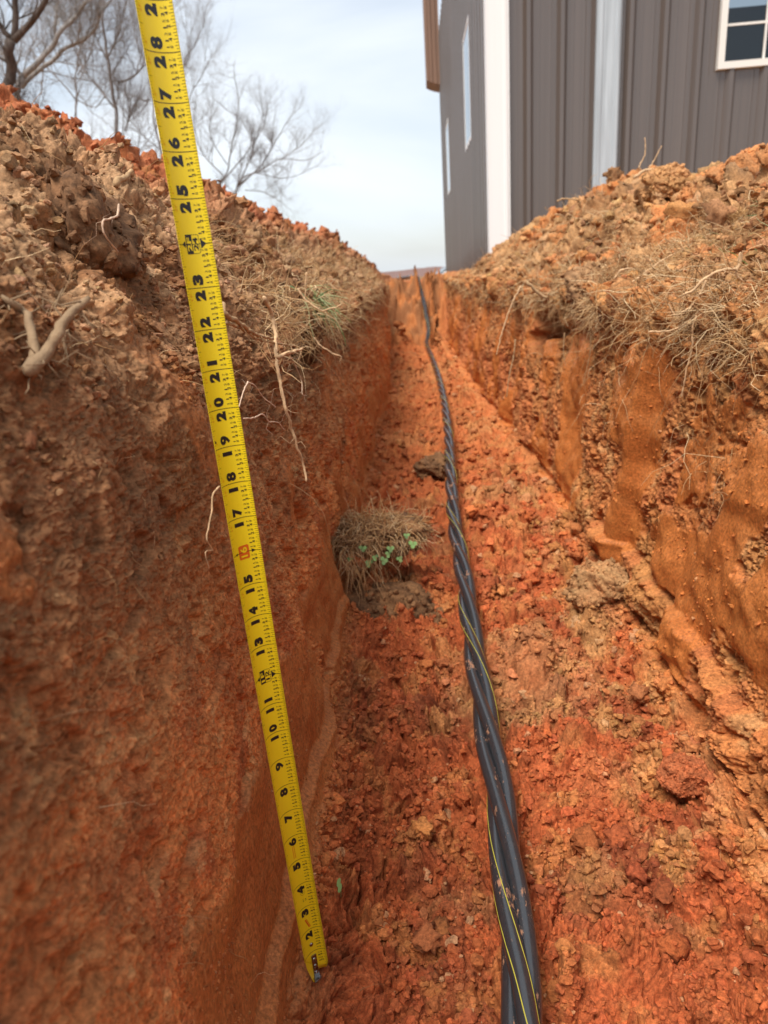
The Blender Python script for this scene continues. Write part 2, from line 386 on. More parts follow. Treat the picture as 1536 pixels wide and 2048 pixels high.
# ---------------------------------------------------------------- materials
def mat(name, color=(.5, .5, .5), rough=.6, metal=0.0, spec=None):
    m = bpy.data.materials.new(name); m.use_nodes = True
    b = m.node_tree.nodes['Principled BSDF']
    b.inputs['Base Color'].default_value = (*color, 1); b.inputs['Roughness'].default_value = rough; b.inputs['Metallic'].default_value = metal
    if spec is not None: b.inputs['Specular IOR Level'].default_value = spec
    return m
def noise_node(t, scale, detail=4, rough=.6, coord='Object', vec=None, mscale=None):
    n = N(t, 'ShaderNodeTexNoise'); n.inputs['Scale'].default_value = scale; n.inputs['Detail'].default_value = detail; n.inputs['Roughness'].default_value = rough
    c = N(t, 'ShaderNodeTexCoord'); m = N(t, 'ShaderNodeMapping')
    if mscale: m.inputs['Scale'].default_value = mscale
    t.links.new(c.outputs[coord], m.inputs[0]); t.links.new(m.outputs[0], n.inputs['Vector'])
    return n
def soil_mat(name='soil', use_attr=True, color=(.4, .2, .1), bump=.8, var=.75):
    m = mat(name, color, .92, spec=.25); t = m.node_tree; b = t.nodes['Principled BSDF']
    n = noise_node(t, 650, 4, .75)
    n2 = noise_node(t, 260, 5, .75)
    mr = N(t, 'ShaderNodeMapRange'); mr.inputs['From Min'].default_value = .3; mr.inputs['From Max'].default_value = .7
    mr.inputs['To Min'].default_value = 1 - var * .85; mr.inputs['To Max'].default_value = 1 + var * .6  # speckle: the soil's own dark grains plus painted shade of small pits
    t.links.new(n2.outputs[0], mr.inputs['Value'])
    vm = N(t, 'ShaderNodeVectorMath', operation='SCALE')
    if use_attr:
        a = N(t, 'ShaderNodeAttribute', attribute_name='Col'); t.links.new(a.outputs['Color'], vm.inputs[0])
    else: vm.inputs[0].default_value = color
    if use_attr:
        rr = N(t, 'ShaderNodeMapRange'); rr.inputs['To Min'].default_value = .42; rr.inputs['To Max'].default_value = .92; t.links.new(a.outputs['Alpha'], rr.inputs['Value']); t.links.new(rr.outputs[0], b.inputs['Roughness'])
    t.links.new(mr.outputs[0], vm.inputs['Scale']); t.links.new(vm.outputs[0], b.inputs['Base Color'])
    bp = N(t, 'ShaderNodeBump'); bp.inputs['Strength'].default_value = bump; bp.inputs['Distance'].default_value = .0012
    t.links.new(n.outputs[0], bp.inputs['Height']); t.links.new(bp.outputs[0], b.inputs['Normal'])
    return m
M_SOIL = soil_mat()
def attr_mat(name, rough=.7, bump=.0, bscale=300, spec=None, trans=0.0):
    m = mat(name, (.5, .5, .5), rough, spec=spec); t = m.node_tree; b = t.nodes['Principled BSDF']
    a = N(t, 'ShaderNodeAttribute', attribute_name='Col'); t.links.new(a.outputs['Color'], b.inputs['Base Color'])
    if bump:
        n = noise_node(t, bscale, 3); bp = N(t, 'ShaderNodeBump'); bp.inputs['Strength'].default_value = bump; bp.inputs['Distance'].default_value = .001
        t.links.new(n.outputs[0], bp.inputs['Height']); t.links.new(bp.outputs[0], b.inputs['Normal'])
    return m

# ---------------------------------------------------------------- the ground: trench, banks, field
def grid_faces(ny, ns, off):
    i = np.arange(ny - 1)[:, None] * ns; j = np.arange(ns - 1)[None, :]
    return np.stack([i + j, i + j + 1, i + ns + j + 1, i + ns + j], -1).reshape(-1, 4) + off
def y_rows(y0, y1, k, mn):
    r = [y0]
    while r[-1] < y1: r.append(r[-1] + max(mn, abs(r[-1]) * k))
    r = np.array(r); return y0 + (r - y0) * (y1 - y0) / (r[-1] - y0)
QUAL = 1.0
BLOCKS = [(-1.5, .10), (.10, .42), (.42, .78), (.78, 1.6), (1.6, 3.4), (3.4, 9.8)]
def strip(name, parts):
    Vs, Fs, Cs, As = [], [], [], []; n = 0
    for s0, s1, fac, ymin in parts:
        sm_ = (s0 + s1) / 2
        for y0, y1 in BLOCKS:
            bx, bz = base(np.array([s0, sm_, s1]), np.array([max(y0, .0)] * 3))
            d = max(.25, float(np.sqrt(bx ** 2 + bz ** 2 + max(y0, 0) ** 2).min()))
            f = fac * (8 if (y1 <= ymin or y1 <= .1) else 1)
            ds = d * .0019 * f / QUAL
            rows = y_rows(y0, y1 + .002 * (y1 < 9), .0017 * max(1, min(f, 4)) / QUAL, (.0009 if y0 > 0 else .012) * max(1, f * .6) / QUAL)
            ns = max(4, int((s1 - s0) / ds) + 2)
            ss = np.linspace(s0 - (.0015 if s0 > 0 else 0), s1 + (.0015 if s1 < SR[-1] else 0), ns)
            CH = max(2, 400000 // ns)
            k = 0
            while k < len(rows) - 1:
                rr = rows[k:k + CH + 1]
                S, Y = np.meshgrid(ss, rr)
                P, c = soil(S.ravel(), Y.ravel())
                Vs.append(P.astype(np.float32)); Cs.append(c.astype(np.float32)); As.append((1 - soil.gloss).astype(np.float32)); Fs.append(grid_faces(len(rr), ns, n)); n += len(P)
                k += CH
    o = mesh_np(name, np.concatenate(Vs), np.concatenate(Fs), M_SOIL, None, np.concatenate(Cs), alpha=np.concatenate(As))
    o['kind'] = 'structure'
    return o, n
_tot = 0
for nm, parts in (('spoil_bank', [(SR[0], SR[2], 4, .4), (SR[2], SR[5], 1.3, .1), (SR[5], SR[7], 1, .1)]),
                  ('trench_wall', [(SR[7], SR[13], .85, .1)]),
                  ('trench_floor', [(SR[13], SR[15], 1, .1)]),
                  ('trench_wall.001', [(SR[15], SR[21], 1, .42)]),
                  ('spoil_bank.001', [(SR[21], SR[25], 1.2, .42), (SR[25], SR[-1], 4, .78)])):
    _tot += strip(nm, parts)[1]
print('soil verts', _tot)
# ---------------------------------------------------------------- loose crumbs and clods
def ico(sub):
    bm = bmesh.new(); bmesh.ops.create_icosphere(bm, subdivisions=sub, radius=1.0)
    V = np.array([v.co[:] for v in bm.verts]); F = np.array([[v.index for v in f.verts] for f in bm.faces]); bm.free()
    return V, F
def clod_shapes(sub, n, seed, amp=.5):
    V0, F = ico(sub); out = []
    g = np.random.default_rng(seed)
    for k in range(n):
        V = V0.copy(); o = g.random(3) * 50
        for q in range(9):                                   # broken faces
            d = g.normal(size=3); d /= np.linalg.norm(d); c = .42 + .35 * g.random()
            t = V @ d; V = V - np.maximum(t - c, 0)[:, None] * d * .9
        for sc, a in ((1.1, .45), (2.6, .40), (5.5, .40), (11, .42)):
            if sub < 3 and sc > 5: continue
            p = V0 * sc + o
            V = V * (1 + amp * a * {1: .2, 2: .6, 3: 1.15}[sub] * (perlin(p[:, 0] + p[:, 2] * .7, p[:, 1] - p[:, 2] * .5, 300 + k) + perlin(p[:, 1] + 9, p[:, 2] + p[:, 0] * .4, 400 + k))[:, None])
        V *= (1 + .35 * (g.random(3) - .5)); out.append(V)
    return out, F
def rot_mats(n, g):
    q = g.normal(size=(n, 4)); q /= np.linalg.norm(q, axis=1)[:, None]; w, x, y, z = q.T
    return np.stack([np.stack([1 - 2 * (y * y + z * z), 2 * (x * y - w * z), 2 * (x * z + w * y)], -1),
                     np.stack([2 * (x * y + w * z), 1 - 2 * (x * x + z * z), 2 * (y * z - w * x)], -1),
                     np.stack([2 * (x * z - w * y), 2 * (y * z + w * x), 1 - 2 * (x * x + y * y)], -1)], 1)
def near_cable(P, r):
    cx = np.interp(P[:, 1], CABLE[:21, 1], CABLE[:21, 0])
    return np.abs(P[:, 0] - cx) < r
def crumbs(name, label, cat, zones, seed):
    g = np.random.default_rng(seed); Vs, Fs, Cs, Ss = [], [], [], []; n0 = 0
    shp = {1: clod_shapes(1, 12, 5, .7), 2: clod_shapes(2, 14, 6, .8), 3: clod_shapes(3, 8, 7, .5)}
    for (s0, s1, y0, y1, n, r0, r1, pw, sink) in zones:
        s = s0 + (s1 - s0) * g.random(n)
        Y = y0 * (y1 / y0) ** (g.random(n) ** .85)
        keep = perlin(s * 11, Y * 11, 500 + seed) + .5 * perlin(s * 40, Y * 40, 501) > g.random(n) * .9 - .55
        s, Y = s[keep], Y[keep]; n = len(s)
        P, c = soil(s, Y)
        r = r0 * (r1 / r0) ** (g.random(n) ** pw)
        ok = ~(near_cable(P, .02 + r)) | (P[:, 0] < -.16) | (P[:, 0] > .3)
        ok &= ~((P[:, 0] < -.06) & (np.abs(P[:, 1] - .455) < .05 + r) & (P[:, 0] > -.2))
        P, c, r = P[ok], c[ok], r[ok]; n = len(P)
        R = rot_mats(n, g)
        tint = (1 + .30 * (g.random(n) - .5))[:, None] * (1 + .12 * (g.random((n, 3)) - .5))
        pale = g.random(n) > .965
        c = c * tint; c[pale] = c[pale] * .4 + np.array([.58, .34, .17]) * .6
        P[:, 2] += r * (1 - sink) * .6
        for lo, hi, sub in ((0, .0035, 1), (.0035, .013, 2), (.013, 1, 3)):
            m = np.where((r >= lo) & (r < hi))[0]; shapes, F = shp[sub]
            for k, sh in enumerate(shapes):
                q = m[k::len(shapes)]
                if not len(q): continue
                V = np.einsum('nij,vj->nvi', R[q], sh) * r[q, None, None] * np.array([1, 1, .8]) + P[q, None, :]
                Vs.append(V.reshape(-1, 3).astype(np.float32)); Cs.append(np.repeat(c[q], len(sh), 0))
                Fs.append((F[None] + (np.arange(len(q)) * len(sh))[:, None, None] + n0).reshape(-1, 3)); n0 += len(q) * len(sh); Ss.append(np.full(len(q) * len(F), sub == 3))
    o = mesh_np(name, np.concatenate(Vs), np.concatenate(Fs), M_SOIL, None, np.concatenate(Cs), smooth=np.concatenate(Ss))
    tag(o, label, cat, kind='stuff'); return o
crumbs('clay_crumbs', 'loose red and ochre clay crumbs covering the trench floor', 'soil crumbs',
       [(SR[12] - .01, SR[15] + .03, .28, 1.3, 46000, .0011, .0042, 1.5, .3), (SR[12], SR[16], .3, 1.4, 7000, .003, .009, 1.6, .4), (SR[12], SR[16], .3, 1.5, 800, .007, .017, 1.8, .8),
        (SR[12], SR[16], 1.2, 5.6, 7000, .004, .018, 1.6, .4), (SR[15] - .05, SR[16], .45, 1.8, 3000, .002, .010, 1.5, .3)], 1)
crumbs('bank_crumbs', 'small brown and orange clods lying loose over both spoil banks', 'soil crumbs',
       [(SR[4], SR[8], .28, .9, 16000, .0011, .0050, 1.6, .35), (SR[4], SR[8], .5, 1.4, 5000, .002, .008, 1.6, .35), (SR[3], SR[8], 1.0, 7.0, 9000, .004, .020, 1.6, .35),
        (SR[20], SR[25], .7, 2.0, 9000, .003, .012, 1.5, .35), (SR[20], SR[25], 1.8, 5.4, 5000, .006, .022, 1.5, .35),
        (SR[3], SR[5], 1.0, 6.0, 260, .012, .030, 1.4, .6), (SR[22], SR[25], 1.2, 5.0, 260, .02, .05, 1.4, .55)], 2)
crumbs('wall_crumbs', 'pale soil grains clinging to the cut trench walls', 'soil crumbs',
       [(SR[7], SR[12], .2, 1.6, 12000, .0006, .0024, 1.6, .6), (SR[16], SR[21], .6, 2.4, 4500, .0009, .0042, 1.6, .55), (SR[8], SR[12], 1.5, 5.5, 1500, .004, .010, 1.5, .5), (SR[16], SR[21], 2.0, 5.5, 1500, .004, .010, 1.5, .5)], 3)
# ---------------------------------------------------------------- single clods, turf, roots, grass
def clod(name, label, cat, loc, size, seed, cols, rough=1.0, sub=5, rot=0.0, group=None):
    V, F = ico(sub); g = np.random.default_rng(seed); o = g.random(3) * 40
    def n3(sc, k): 
        p = V * sc + o
        return (perlin(p[:, 0] + p[:, 2] * .73, p[:, 1] - p[:, 2] * .61, 600 + seed * 7 + k) + perlin(p[:, 1] + 5.5 + p[:, 0] * .2, p[:, 2] + p[:, 0] * .57, 640 + seed * 7 + k))
    W = V.copy()
    for q in range(8):
        d = g.normal(size=3); d /= np.linalg.norm(d); c = .55 + .3 * g.random(); t = W @ d; W = W - np.maximum(t - c, 0)[:, None] * d * .8
    h = .20 * n3(1.3, 0) + .12 * n3(3, 1)
    th = np.arctan2(V[:, 1], V[:, 0]); ph = V[:, 2] * 1.6
    a, i1 = lumps(th * 3.2 + .3 * n3(4, 2), ph * 3.2 + .3 * n3(4, 3), seed + 9, .25, .65, .9, .6)
    b, i2 = lumps(V[:, 0] * 9 + V[:, 2] * 5, V[:, 1] * 9 + V[:, 2] * 6, seed + 10, .25, .65, .9, .6)
    c_, i3 = lumps(V[:, 0] * 22 + V[:, 2] * 11, V[:, 1] * 22 - V[:, 2] * 13, seed + 11, .25, .65, .9, .6)
    h = h + rough * (.10 * a + .055 * b + .030 * c_ + .02 * n3(25, 4))
    W = W * (1 + h)[:, None] * np.array(size)
    ca, sa = math.cos(rot), math.sin(rot)
    W = np.stack([W[:, 0] * ca - W[:, 1] * sa, W[:, 0] * sa + W[:, 1] * ca, W[:, 2]], 1)
    t = np.clip(.5 + .5 * n3(2.2, 6) + .3 * n3(7, 7), 0, 1)[:, None]
    col = np.array(cols[0]) * (1 - t) + np.array(cols[1]) * t
    col = col * (1 + .5 * (i2 - .5) + .4 * (i3 - .5))[:, None]
    nc = 420; shp, F1 = clod_shapes(2, 4, seed, .6); q = g.integers(0, len(W), nc); Rm = rot_mats(nc, g)
    sz = min(size); r = sz * (.045 + .13 * g.random(nc) ** 2.2)
    Vc = np.stack([shp[k % 4] for k in range(nc)]); Vc = np.einsum('nij,nvj->nvi', Rm, Vc) * r[:, None, None] + W[q][:, None, :]
    Fc = (F1[None] + (np.arange(nc) * len(shp[0]))[:, None, None] + len(W)).reshape(-1, 3)
    cc = np.repeat(col[q] * (1 + .4 * (g.random(nc) - .5))[:, None], len(shp[0]), 0)
    ob = mesh_np(name, np.concatenate([W, Vc.reshape(-1, 3)]), np.concatenate([F, Fc]), M_SOIL, None, np.clip(np.concatenate([col, cc]), .01, .9), smooth=np.concatenate([np.full(len(F), True), np.full(len(Fc), False)])); ob.location = loc
    tag(ob, label, cat, group); return ob
BR, DB, TN, RD, OC = (.30, .15, .065), (.14, .07, .034), (.52, .31, .16), (.50, .14, .05), (.50, .24, .10)
GR = np.random.default_rng(77)
def strands(n, pos, dirs, length, r, cols, grav, K=6, wob=.35, g=GR, flat=1.0):
    """n thin tapered stalks: pos (n,3), dirs (n,3), length (n), r (n) -> V, F, C"""
    P = np.zeros((n, K, 3)); P[:, 0] = pos; d = dirs / np.linalg.norm(dirs, axis=1)[:, None]
    st = (length / (K - 1))[:, None]
    gv = np.broadcast_to(np.asarray(grav, float).reshape(-1, 1), (n, 1))
    for k in range(1, K):
        d = d + wob * g.normal(size=(n, 3)) + np.array([0, 0, -1.0]) * gv / (K - 1)
        d /= np.linalg.norm(d, axis=1)[:, None]
        P[:, k] = P[:, k - 1] + d * st
    T = np.gradient(P, axis=1); T /= np.linalg.norm(T, axis=2)[:, :, None] + 1e-9
    a = g.normal(size=(n, 1, 3)); U = np.cross(T, a); U /= np.linalg.norm(U, axis=2)[:, :, None] + 1e-9; Wv = np.cross(T, U)
    tap = np.linspace(1, .35, K)[None, :, None] * r[:, None, None]
    V = np.stack([P + U * tap * math.cos(q) + Wv * tap * flat * math.sin(q) for q in (0, 2.094, 4.189)], 2)     # n,K,3,3
    base_ = (np.arange(n) * K * 3)[:, None, None] + (np.arange(K - 1) * 3)[None, :, None]
    q = np.arange(3)[None, None, :]; q2 = (q + 1) % 3
    F = np.stack([base_ + q, base_ + q2, base_ + 3 + q2, base_ + 3 + q], -1).reshape(-1, 4)
    C = np.repeat(cols, K * 3, 0)
    return V.reshape(-1, 3), F, C
M_STRAW = attr_mat('straw', .75, spec=.2)
M_ROOT = attr_mat('root', .85, .6, 700, spec=.2)
M_LEAF = attr_mat('leaf', .5, spec=.4)
def straw_cols(n, g, kind=0):
    a = np.array([(.62, .40, .20), (.46, .26, .11), (.70, .50, .28), (.33, .18, .08), (.52, .30, .13)]) if kind == 0 else np.array([(.16, .26, .07), (.30, .36, .14), (.10, .18, .06), (.42, .42, .20)])
    return a[g.integers(0, len(a), n)] * (1 + .3 * (g.random((n, 1)) - .5))
def lip_straw(name, label, cat, zones, kind, seed, m):
    g = np.random.default_rng(seed); A = []; 
    Vs, Fs, Cs = [], [], []; off = 0
    for s0, s1, y0, y1, n, l0, l1, r0, r1, out, grav, wob in zones:
        s = s0 + (s1 - s0) * g.random(n); Y = y0 * (y1 / y0) ** g.random(n)
        k = perlin(s * 8, Y * 5, 700 + seed) + .6 * perlin(s * 25, Y * 18, 701 + seed) > g.random(n) * .8 - .45
        s, Y = s[k], Y[k]; n = len(s)
        if not n: continue
        P, c = soil(s, Y)
        side = np.where(P[:, 0] < .1, 1.0, -1.0)
        d = np.stack([side * out * (.3 + g.random(n)), g.normal(size=n) * .7, g.normal(size=n) * .45 + .15], 1)
        L = l0 + (l1 - l0) * g.random(n) ** 1.6; r = (r0 + (r1 - r0) * g.random(n)) * (.7 + .3 * Y)
        V, F, C = strands(n, P - d * .004, d, L, r, straw_cols(n, g, kind), grav, wob=wob, g=g)
        Vs.append(V); Fs.append(F + off); Cs.append(C); off += len(V)
    o = mesh_np(name, np.concatenate(Vs), np.concatenate(Fs), m, None, np.concatenate(Cs))
    tag(o, label, cat, kind='stuff'); return o
lip_straw('dry_grass', 'tangled dry grass stalks and roots along both trench lips', 'dry grass',
    [(SR[6], SR[8] + .01, .30, .8, 260, .01, .04, .0003, .0006, .8, .5, .35), (SR[6] - .03, SR[8] + .03, .9, 1.7, 3000, .015, .07, .0003, .0007, 1.0, .5, .4),
     (SR[7] - .02, SR[8] + .02, .85, 1.6, 420, .05, .12, .0005, .0011, .9, .9, .45), (SR[20] - .03, SR[21] + .03, .9, 2.4, 900, .05, .13, .0005, .0011, .7, 1.2, .45),
     (SR[6] - .05, SR[8] + .02, 1.5, 5.5, 7000, .02, .09, .0004, .0009, 1.0, .6, .45),
     (SR[20] - .05, SR[22] + .03, .75, 1.5, 6500, .015, .06, .0004, .0010, .9, .6, .4), (SR[20] - .04, SR[22] + .06, 1.2, 2.2, 8000, .02, .075, .0004, .0010, .9, .7, .45),
     (SR[20] - .05, SR[22] + .15, 2.0, 5.4, 8000, .02, .10, .0004, .0009, .9, .7, .45),
     (SR[22], SR[25], .8, 4.5, 1200, .015, .06, .0004, .0009, .3, .3, .4), (SR[2], SR[6], .6, 5, 900, .015, .06, .0004, .0009, .3, .3, .4)], 0, 1, M_STRAW)
lip_straw('hanging_rootlets', 'fine pale rootlets dangling from the topsoil over the cut walls', 'rootlets',
    [(SR[7], SR[9] + .06, .22, .8, 110, .015, .06, .0001, .00035, .5, 1.2, .5), (SR[7], SR[9] + .03, .8, 1.6, 160, .03, .11, .0002, .0005, .35, 2.0, .4),
     (SR[7], SR[9], 1.5, 5, 260, .04, .14, .0003, .0006, .3, 2.0, .4), (SR[18] + .05, SR[21], .8, 1.6, 420, .03, .12, .0003, .0006, .25, 2.4, .35),
     (SR[18] + .06, SR[21], 1.5, 4.5, 420, .04, .16, .0003, .0006, .25, 2.4, .35),
     (SR[9], SR[12], .2, 1.2, 50, .01, .04, .0001, .0003, .2, 1.0, .5), (SR[13], SR[16], .4, 3.0, 160, .008, .03, .0002, .0004, .2, 0, .5)], 0, 2, M_STRAW)
lip_straw('green_grass', 'sparse green grass blades growing on the right spoil bank', 'grass',
    [(SR[21] + .03, SR[22] + .02, .95, 1.35, 170, .012, .045, .0005, .0009, .5, .2, .22)], 1, 3, M_LEAF)

# turf clod lying on the trench floor: earth body with straw and clover
tc_ = (-.110, 1.26, -.475)
tuft = clod('turf_clod', 'grassy turf clod with clover lying left of the cable on the trench floor', 'turf clod', tc_, (.088, .056, .036), 3, (BR, DB), 2.0)
g = np.random.default_rng(5)
def turf_straw(center, size, n, l0, l1, r0, r1, up, seed, kind=0, grav=1.2, top=-.2):
    g = np.random.default_rng(seed)
    v = g.normal(size=(n * 2, 3)); v /= np.linalg.norm(v, axis=1)[:, None]; v = v[(v[:, 2] > top) & (v[:, 1] < .6)][:n]; n = len(v)
    P = np.array(center) + v * np.array(size) * 1.02
    d = v * .8 + g.normal(size=(n, 3)) * .6 + np.array([0, -.2, up])
    return strands(n, P, d, l0 + (l1 - l0) * g.random(n), r0 + (r1 - r0) * g.random(n), straw_cols(n, g, kind), grav, wob=.35, g=g)
V, F, C = turf_straw((0, 0, .004), (.092, .060, .034), 1100, .015, .060, .0005, .0011, .1, 6)
V2, F2, C2 = turf_straw((-.035, -.035, -.02), (.05, .05, .03), 150, .05, .095, .0007, .0013, -.5, 7, grav=3.0)
mesh_np('dry_straw', np.concatenate([V, V2]), np.concatenate([F, F2 + len(V)]), M_STRAW, tuft, np.concatenate([C, C2]))['kind'] = 'stuff'
def clover(mb, P, r, g, nrm=(0, -.6, .8)):
    nrm = Vector(nrm).normalized(); q = nrm.to_track_quat('Z', 'Y')
    for k in range(3):
        a = k * 2.094 + g.random()
        c = Vector(P) + q @ Vector((math.cos(a) * r * .8, math.sin(a) * r * .8, 0))
        ring = [c + q @ Vector((math.cos(t) * r * .75, math.sin(t) * r * .75, .12 * r * math.cos(2 * t))) for t in np.linspace(0, 6.283, 9)[:-1]]
        col = np.array([.14, .24, .07]) * (.8 + .7 * g.random())
        mb.add([tuple(c - nrm * .0006)] + [tuple(x) for x in ring], None, [(0, i + 1, (i + 1) % 8 + 1) for i in range(8)], c=tuple(col))
    end = Vector(P) - nrm * r * 2.2
    mb.tube([P, tuple((Vector(P) + end) / 2 + Vector((.001, 0, 0))), tuple(end)], [.0005, .0005, .0005], 4, c=(.2, .34, .12))
for (dx, dz) in ((-.075, .010), (-.035, -.012), (.0, -.022), (.012, -.010), (.026, -.018), (.035, -.006), (.070, .022), (.080, .005), (.040, .005), (-.01, .01), (.055, -.02)):
    yy = -.070 * math.sqrt(max(.1, 1 - (dx / .11) ** 2 - (dz / .06) ** 2)) - .01
    mb = MB(); clover(mb, (dx, yy - .008, dz), .0036 + .0022 * g.random(), g, (.2 * dx / .08, -.8, .55)); mb.build('clover', M_LEAF, tuft, smooth=True, col=True)
clod('dirt_clod', 'crumbly brown clod slumped under the front of the grassy turf clod', 'clod', (-.085, 1.18, -.60), (.10, .07, .05), 4, (BR, DB), 1.0)
clod('dirt_clod', 'dark brown clod with a shaded hollow wedged against the left side of the cable', 'clod', (.018, 2.12, -.580), (.055, .06, .04), 5, (BR, DB), 1.0)
clod('dirt_clod', 'pale crumbly ochre clod at the foot of the right wall, biggest of that side', 'clod', (.302, 1.15, -.552), (.060, .050, .045), 6, ((.44, .25, .11), OC), 1.6)
clod('clay_clod', 'red clay clod beside the foot of the right wall near the bottom right', 'clod', (.288, .70, -.582), (.030, .028, .022), 8, (RD, (.42, .13, .05)), .9, rot=.4)
clod('topsoil_clod', 'dark root bound topsoil clod overhanging the left lip behind the tape', 'clod', (-.262, .575, .035), (.034, .058, .045), 11, ((.30, .15, .07), DB), 1.2)
clod('topsoil_clod', 'brown topsoil lump lying on the left bank above the dark clod', 'clod', (-.33, .62, .10), (.04, .05, .035), 12, ((.30, .16, .07), DB), .9)
clod('clay_clod', 'round ochre clay clod on top of the right spoil bank', 'clod', (.655, 2.0, .165), (.055, .055, .05), 13, ((.50, .26, .10), OC), .8)
clod('clay_clod', 'orange clay clod on the right spoil bank at the picture edge', 'clod', (.76, 1.76, .155), (.08, .07, .055), 14, (OC, (.56, .2, .06)), .9)
clod('topsoil_clod', 'turf lump hanging from the left lip among green grass', 'clod', (-.215, 1.30, -.07), (.05, .10, .07), 15, (BR, DB), 1.0)
clod('topsoil_clod', 'turf lump with straw hanging from the right lip above a dark hole', 'clod', (.395, 1.72, -.07), (.05, .12, .055), 16, ((.44, .25, .12), BR), 1.0)
clod('clay_clod', 'dark red clay clod poking above the left spoil ridge', 'clod', (-.74, 2.0, .285), (.045, .05, .045), 17, ((.40, .11, .04), (.3, .08, .03)), 1.0)

# green tuft on the left lip
gt = empty('grass_tuft', (-.19, 1.28, -.03)); tag(gt, 'tuft of green and dry grass hanging over the left trench lip', 'grass tuft')
def local_strands(name, parent, center, spread, n, d0, dj, l0, l1, r0, r1, kind, seed, m, grav=1.0, wob=.2):
    g = np.random.default_rng(seed)
    P = np.array(center) + g.normal(size=(n, 3)) * np.array(spread)
    d = np.array(d0) + g.normal(size=(n, 3)) * dj
    V, F, C = strands(n, P, d, l0 + (l1 - l0) * g.random(n), r0 + (r1 - r0) * g.random(n), straw_cols(n, g, kind), grav, wob=wob, g=g)
    return mesh_np(name, V, F, m, parent, C)
local_strands('green_blades', gt, (0, 0, 0), (.012, .035, .014), 60, (1.0, -.4, .1), .45, .04, .09, .0008, .0016, 1, 21, M_LEAF, 1.4)['kind'] = 'stuff'
local_strands('dry_blades', gt, (-.005, 0, -.02), (.015, .06, .03), 200, (1.0, -.3, .0), .6, .03, .08, .0005, .0012, 0, 22, M_STRAW, 1.4, .3)['kind'] = 'stuff'
gp = empty('seedling', (-.108, .548, -.588)); tag(gp, 'tiny green seedling leaf on the floor right of the tape end', 'seedling')
mb = MB(); g = np.random.default_rng(3)
for k, a in enumerate((1.9, 4.6)):
    c = Vector((math.cos(a) * .0035, math.sin(a) * .0035, .004)); ring = [c + Vector((math.cos(t) * .0022 + .001 * k, math.sin(t) * .0050, .0012 * math.cos(t) + .001 * math.sin(t))) for t in np.linspace(0, 6.283, 11)[:-1]]
    mb.add([tuple(c + Vector((0, 0, -.0006)))] + [tuple(x) for x in ring], None, [(0, i + 1, (i + 1) % 10 + 1) for i in range(10)], c=(.30, .48, .16))
mb.build('leaf', M_LEAF, gp, col=True)
mb = MB(); mb.tube([(0, 0, -.012), (.0008, 0, -.004), (0, 0, .004)], [.0006, .0006, .0005], 5, c=(.3, .4, .16)); mb.build('stem', M_LEAF, gp, col=True)

def smooth_path(P, step):
    P = np.asarray(P, float); n = len(P)
    L = np.concatenate([[0], np.cumsum(np.linalg.norm(np.diff(P, axis=0), axis=1))])
    M = np.zeros_like(P)
    M[1:-1] = (P[2:] - P[:-2]) / (L[2:] - L[:-2])[:, None]; M[0] = (P[1] - P[0]) / (L[1] - L[0]); M[-1] = (P[-1] - P[-2]) / (L[-1] - L[-2])
    s = np.linspace(0, L[-1], max(3, int(L[-1] / step) + 1)); i = np.clip(np.searchsorted(L, s, side='right') - 1, 0, n - 2)
    h = (L[i + 1] - L[i])[:, None]; t = ((s - L[i])[:, None]) / h
    return (2 * t ** 3 - 3 * t ** 2 + 1) * P[i] + (t ** 3 - 2 * t ** 2 + t) * h * M[i] + (-2 * t ** 3 + 3 * t ** 2) * P[i + 1] + (t ** 3 - t ** 2) * h * M[i + 1], s
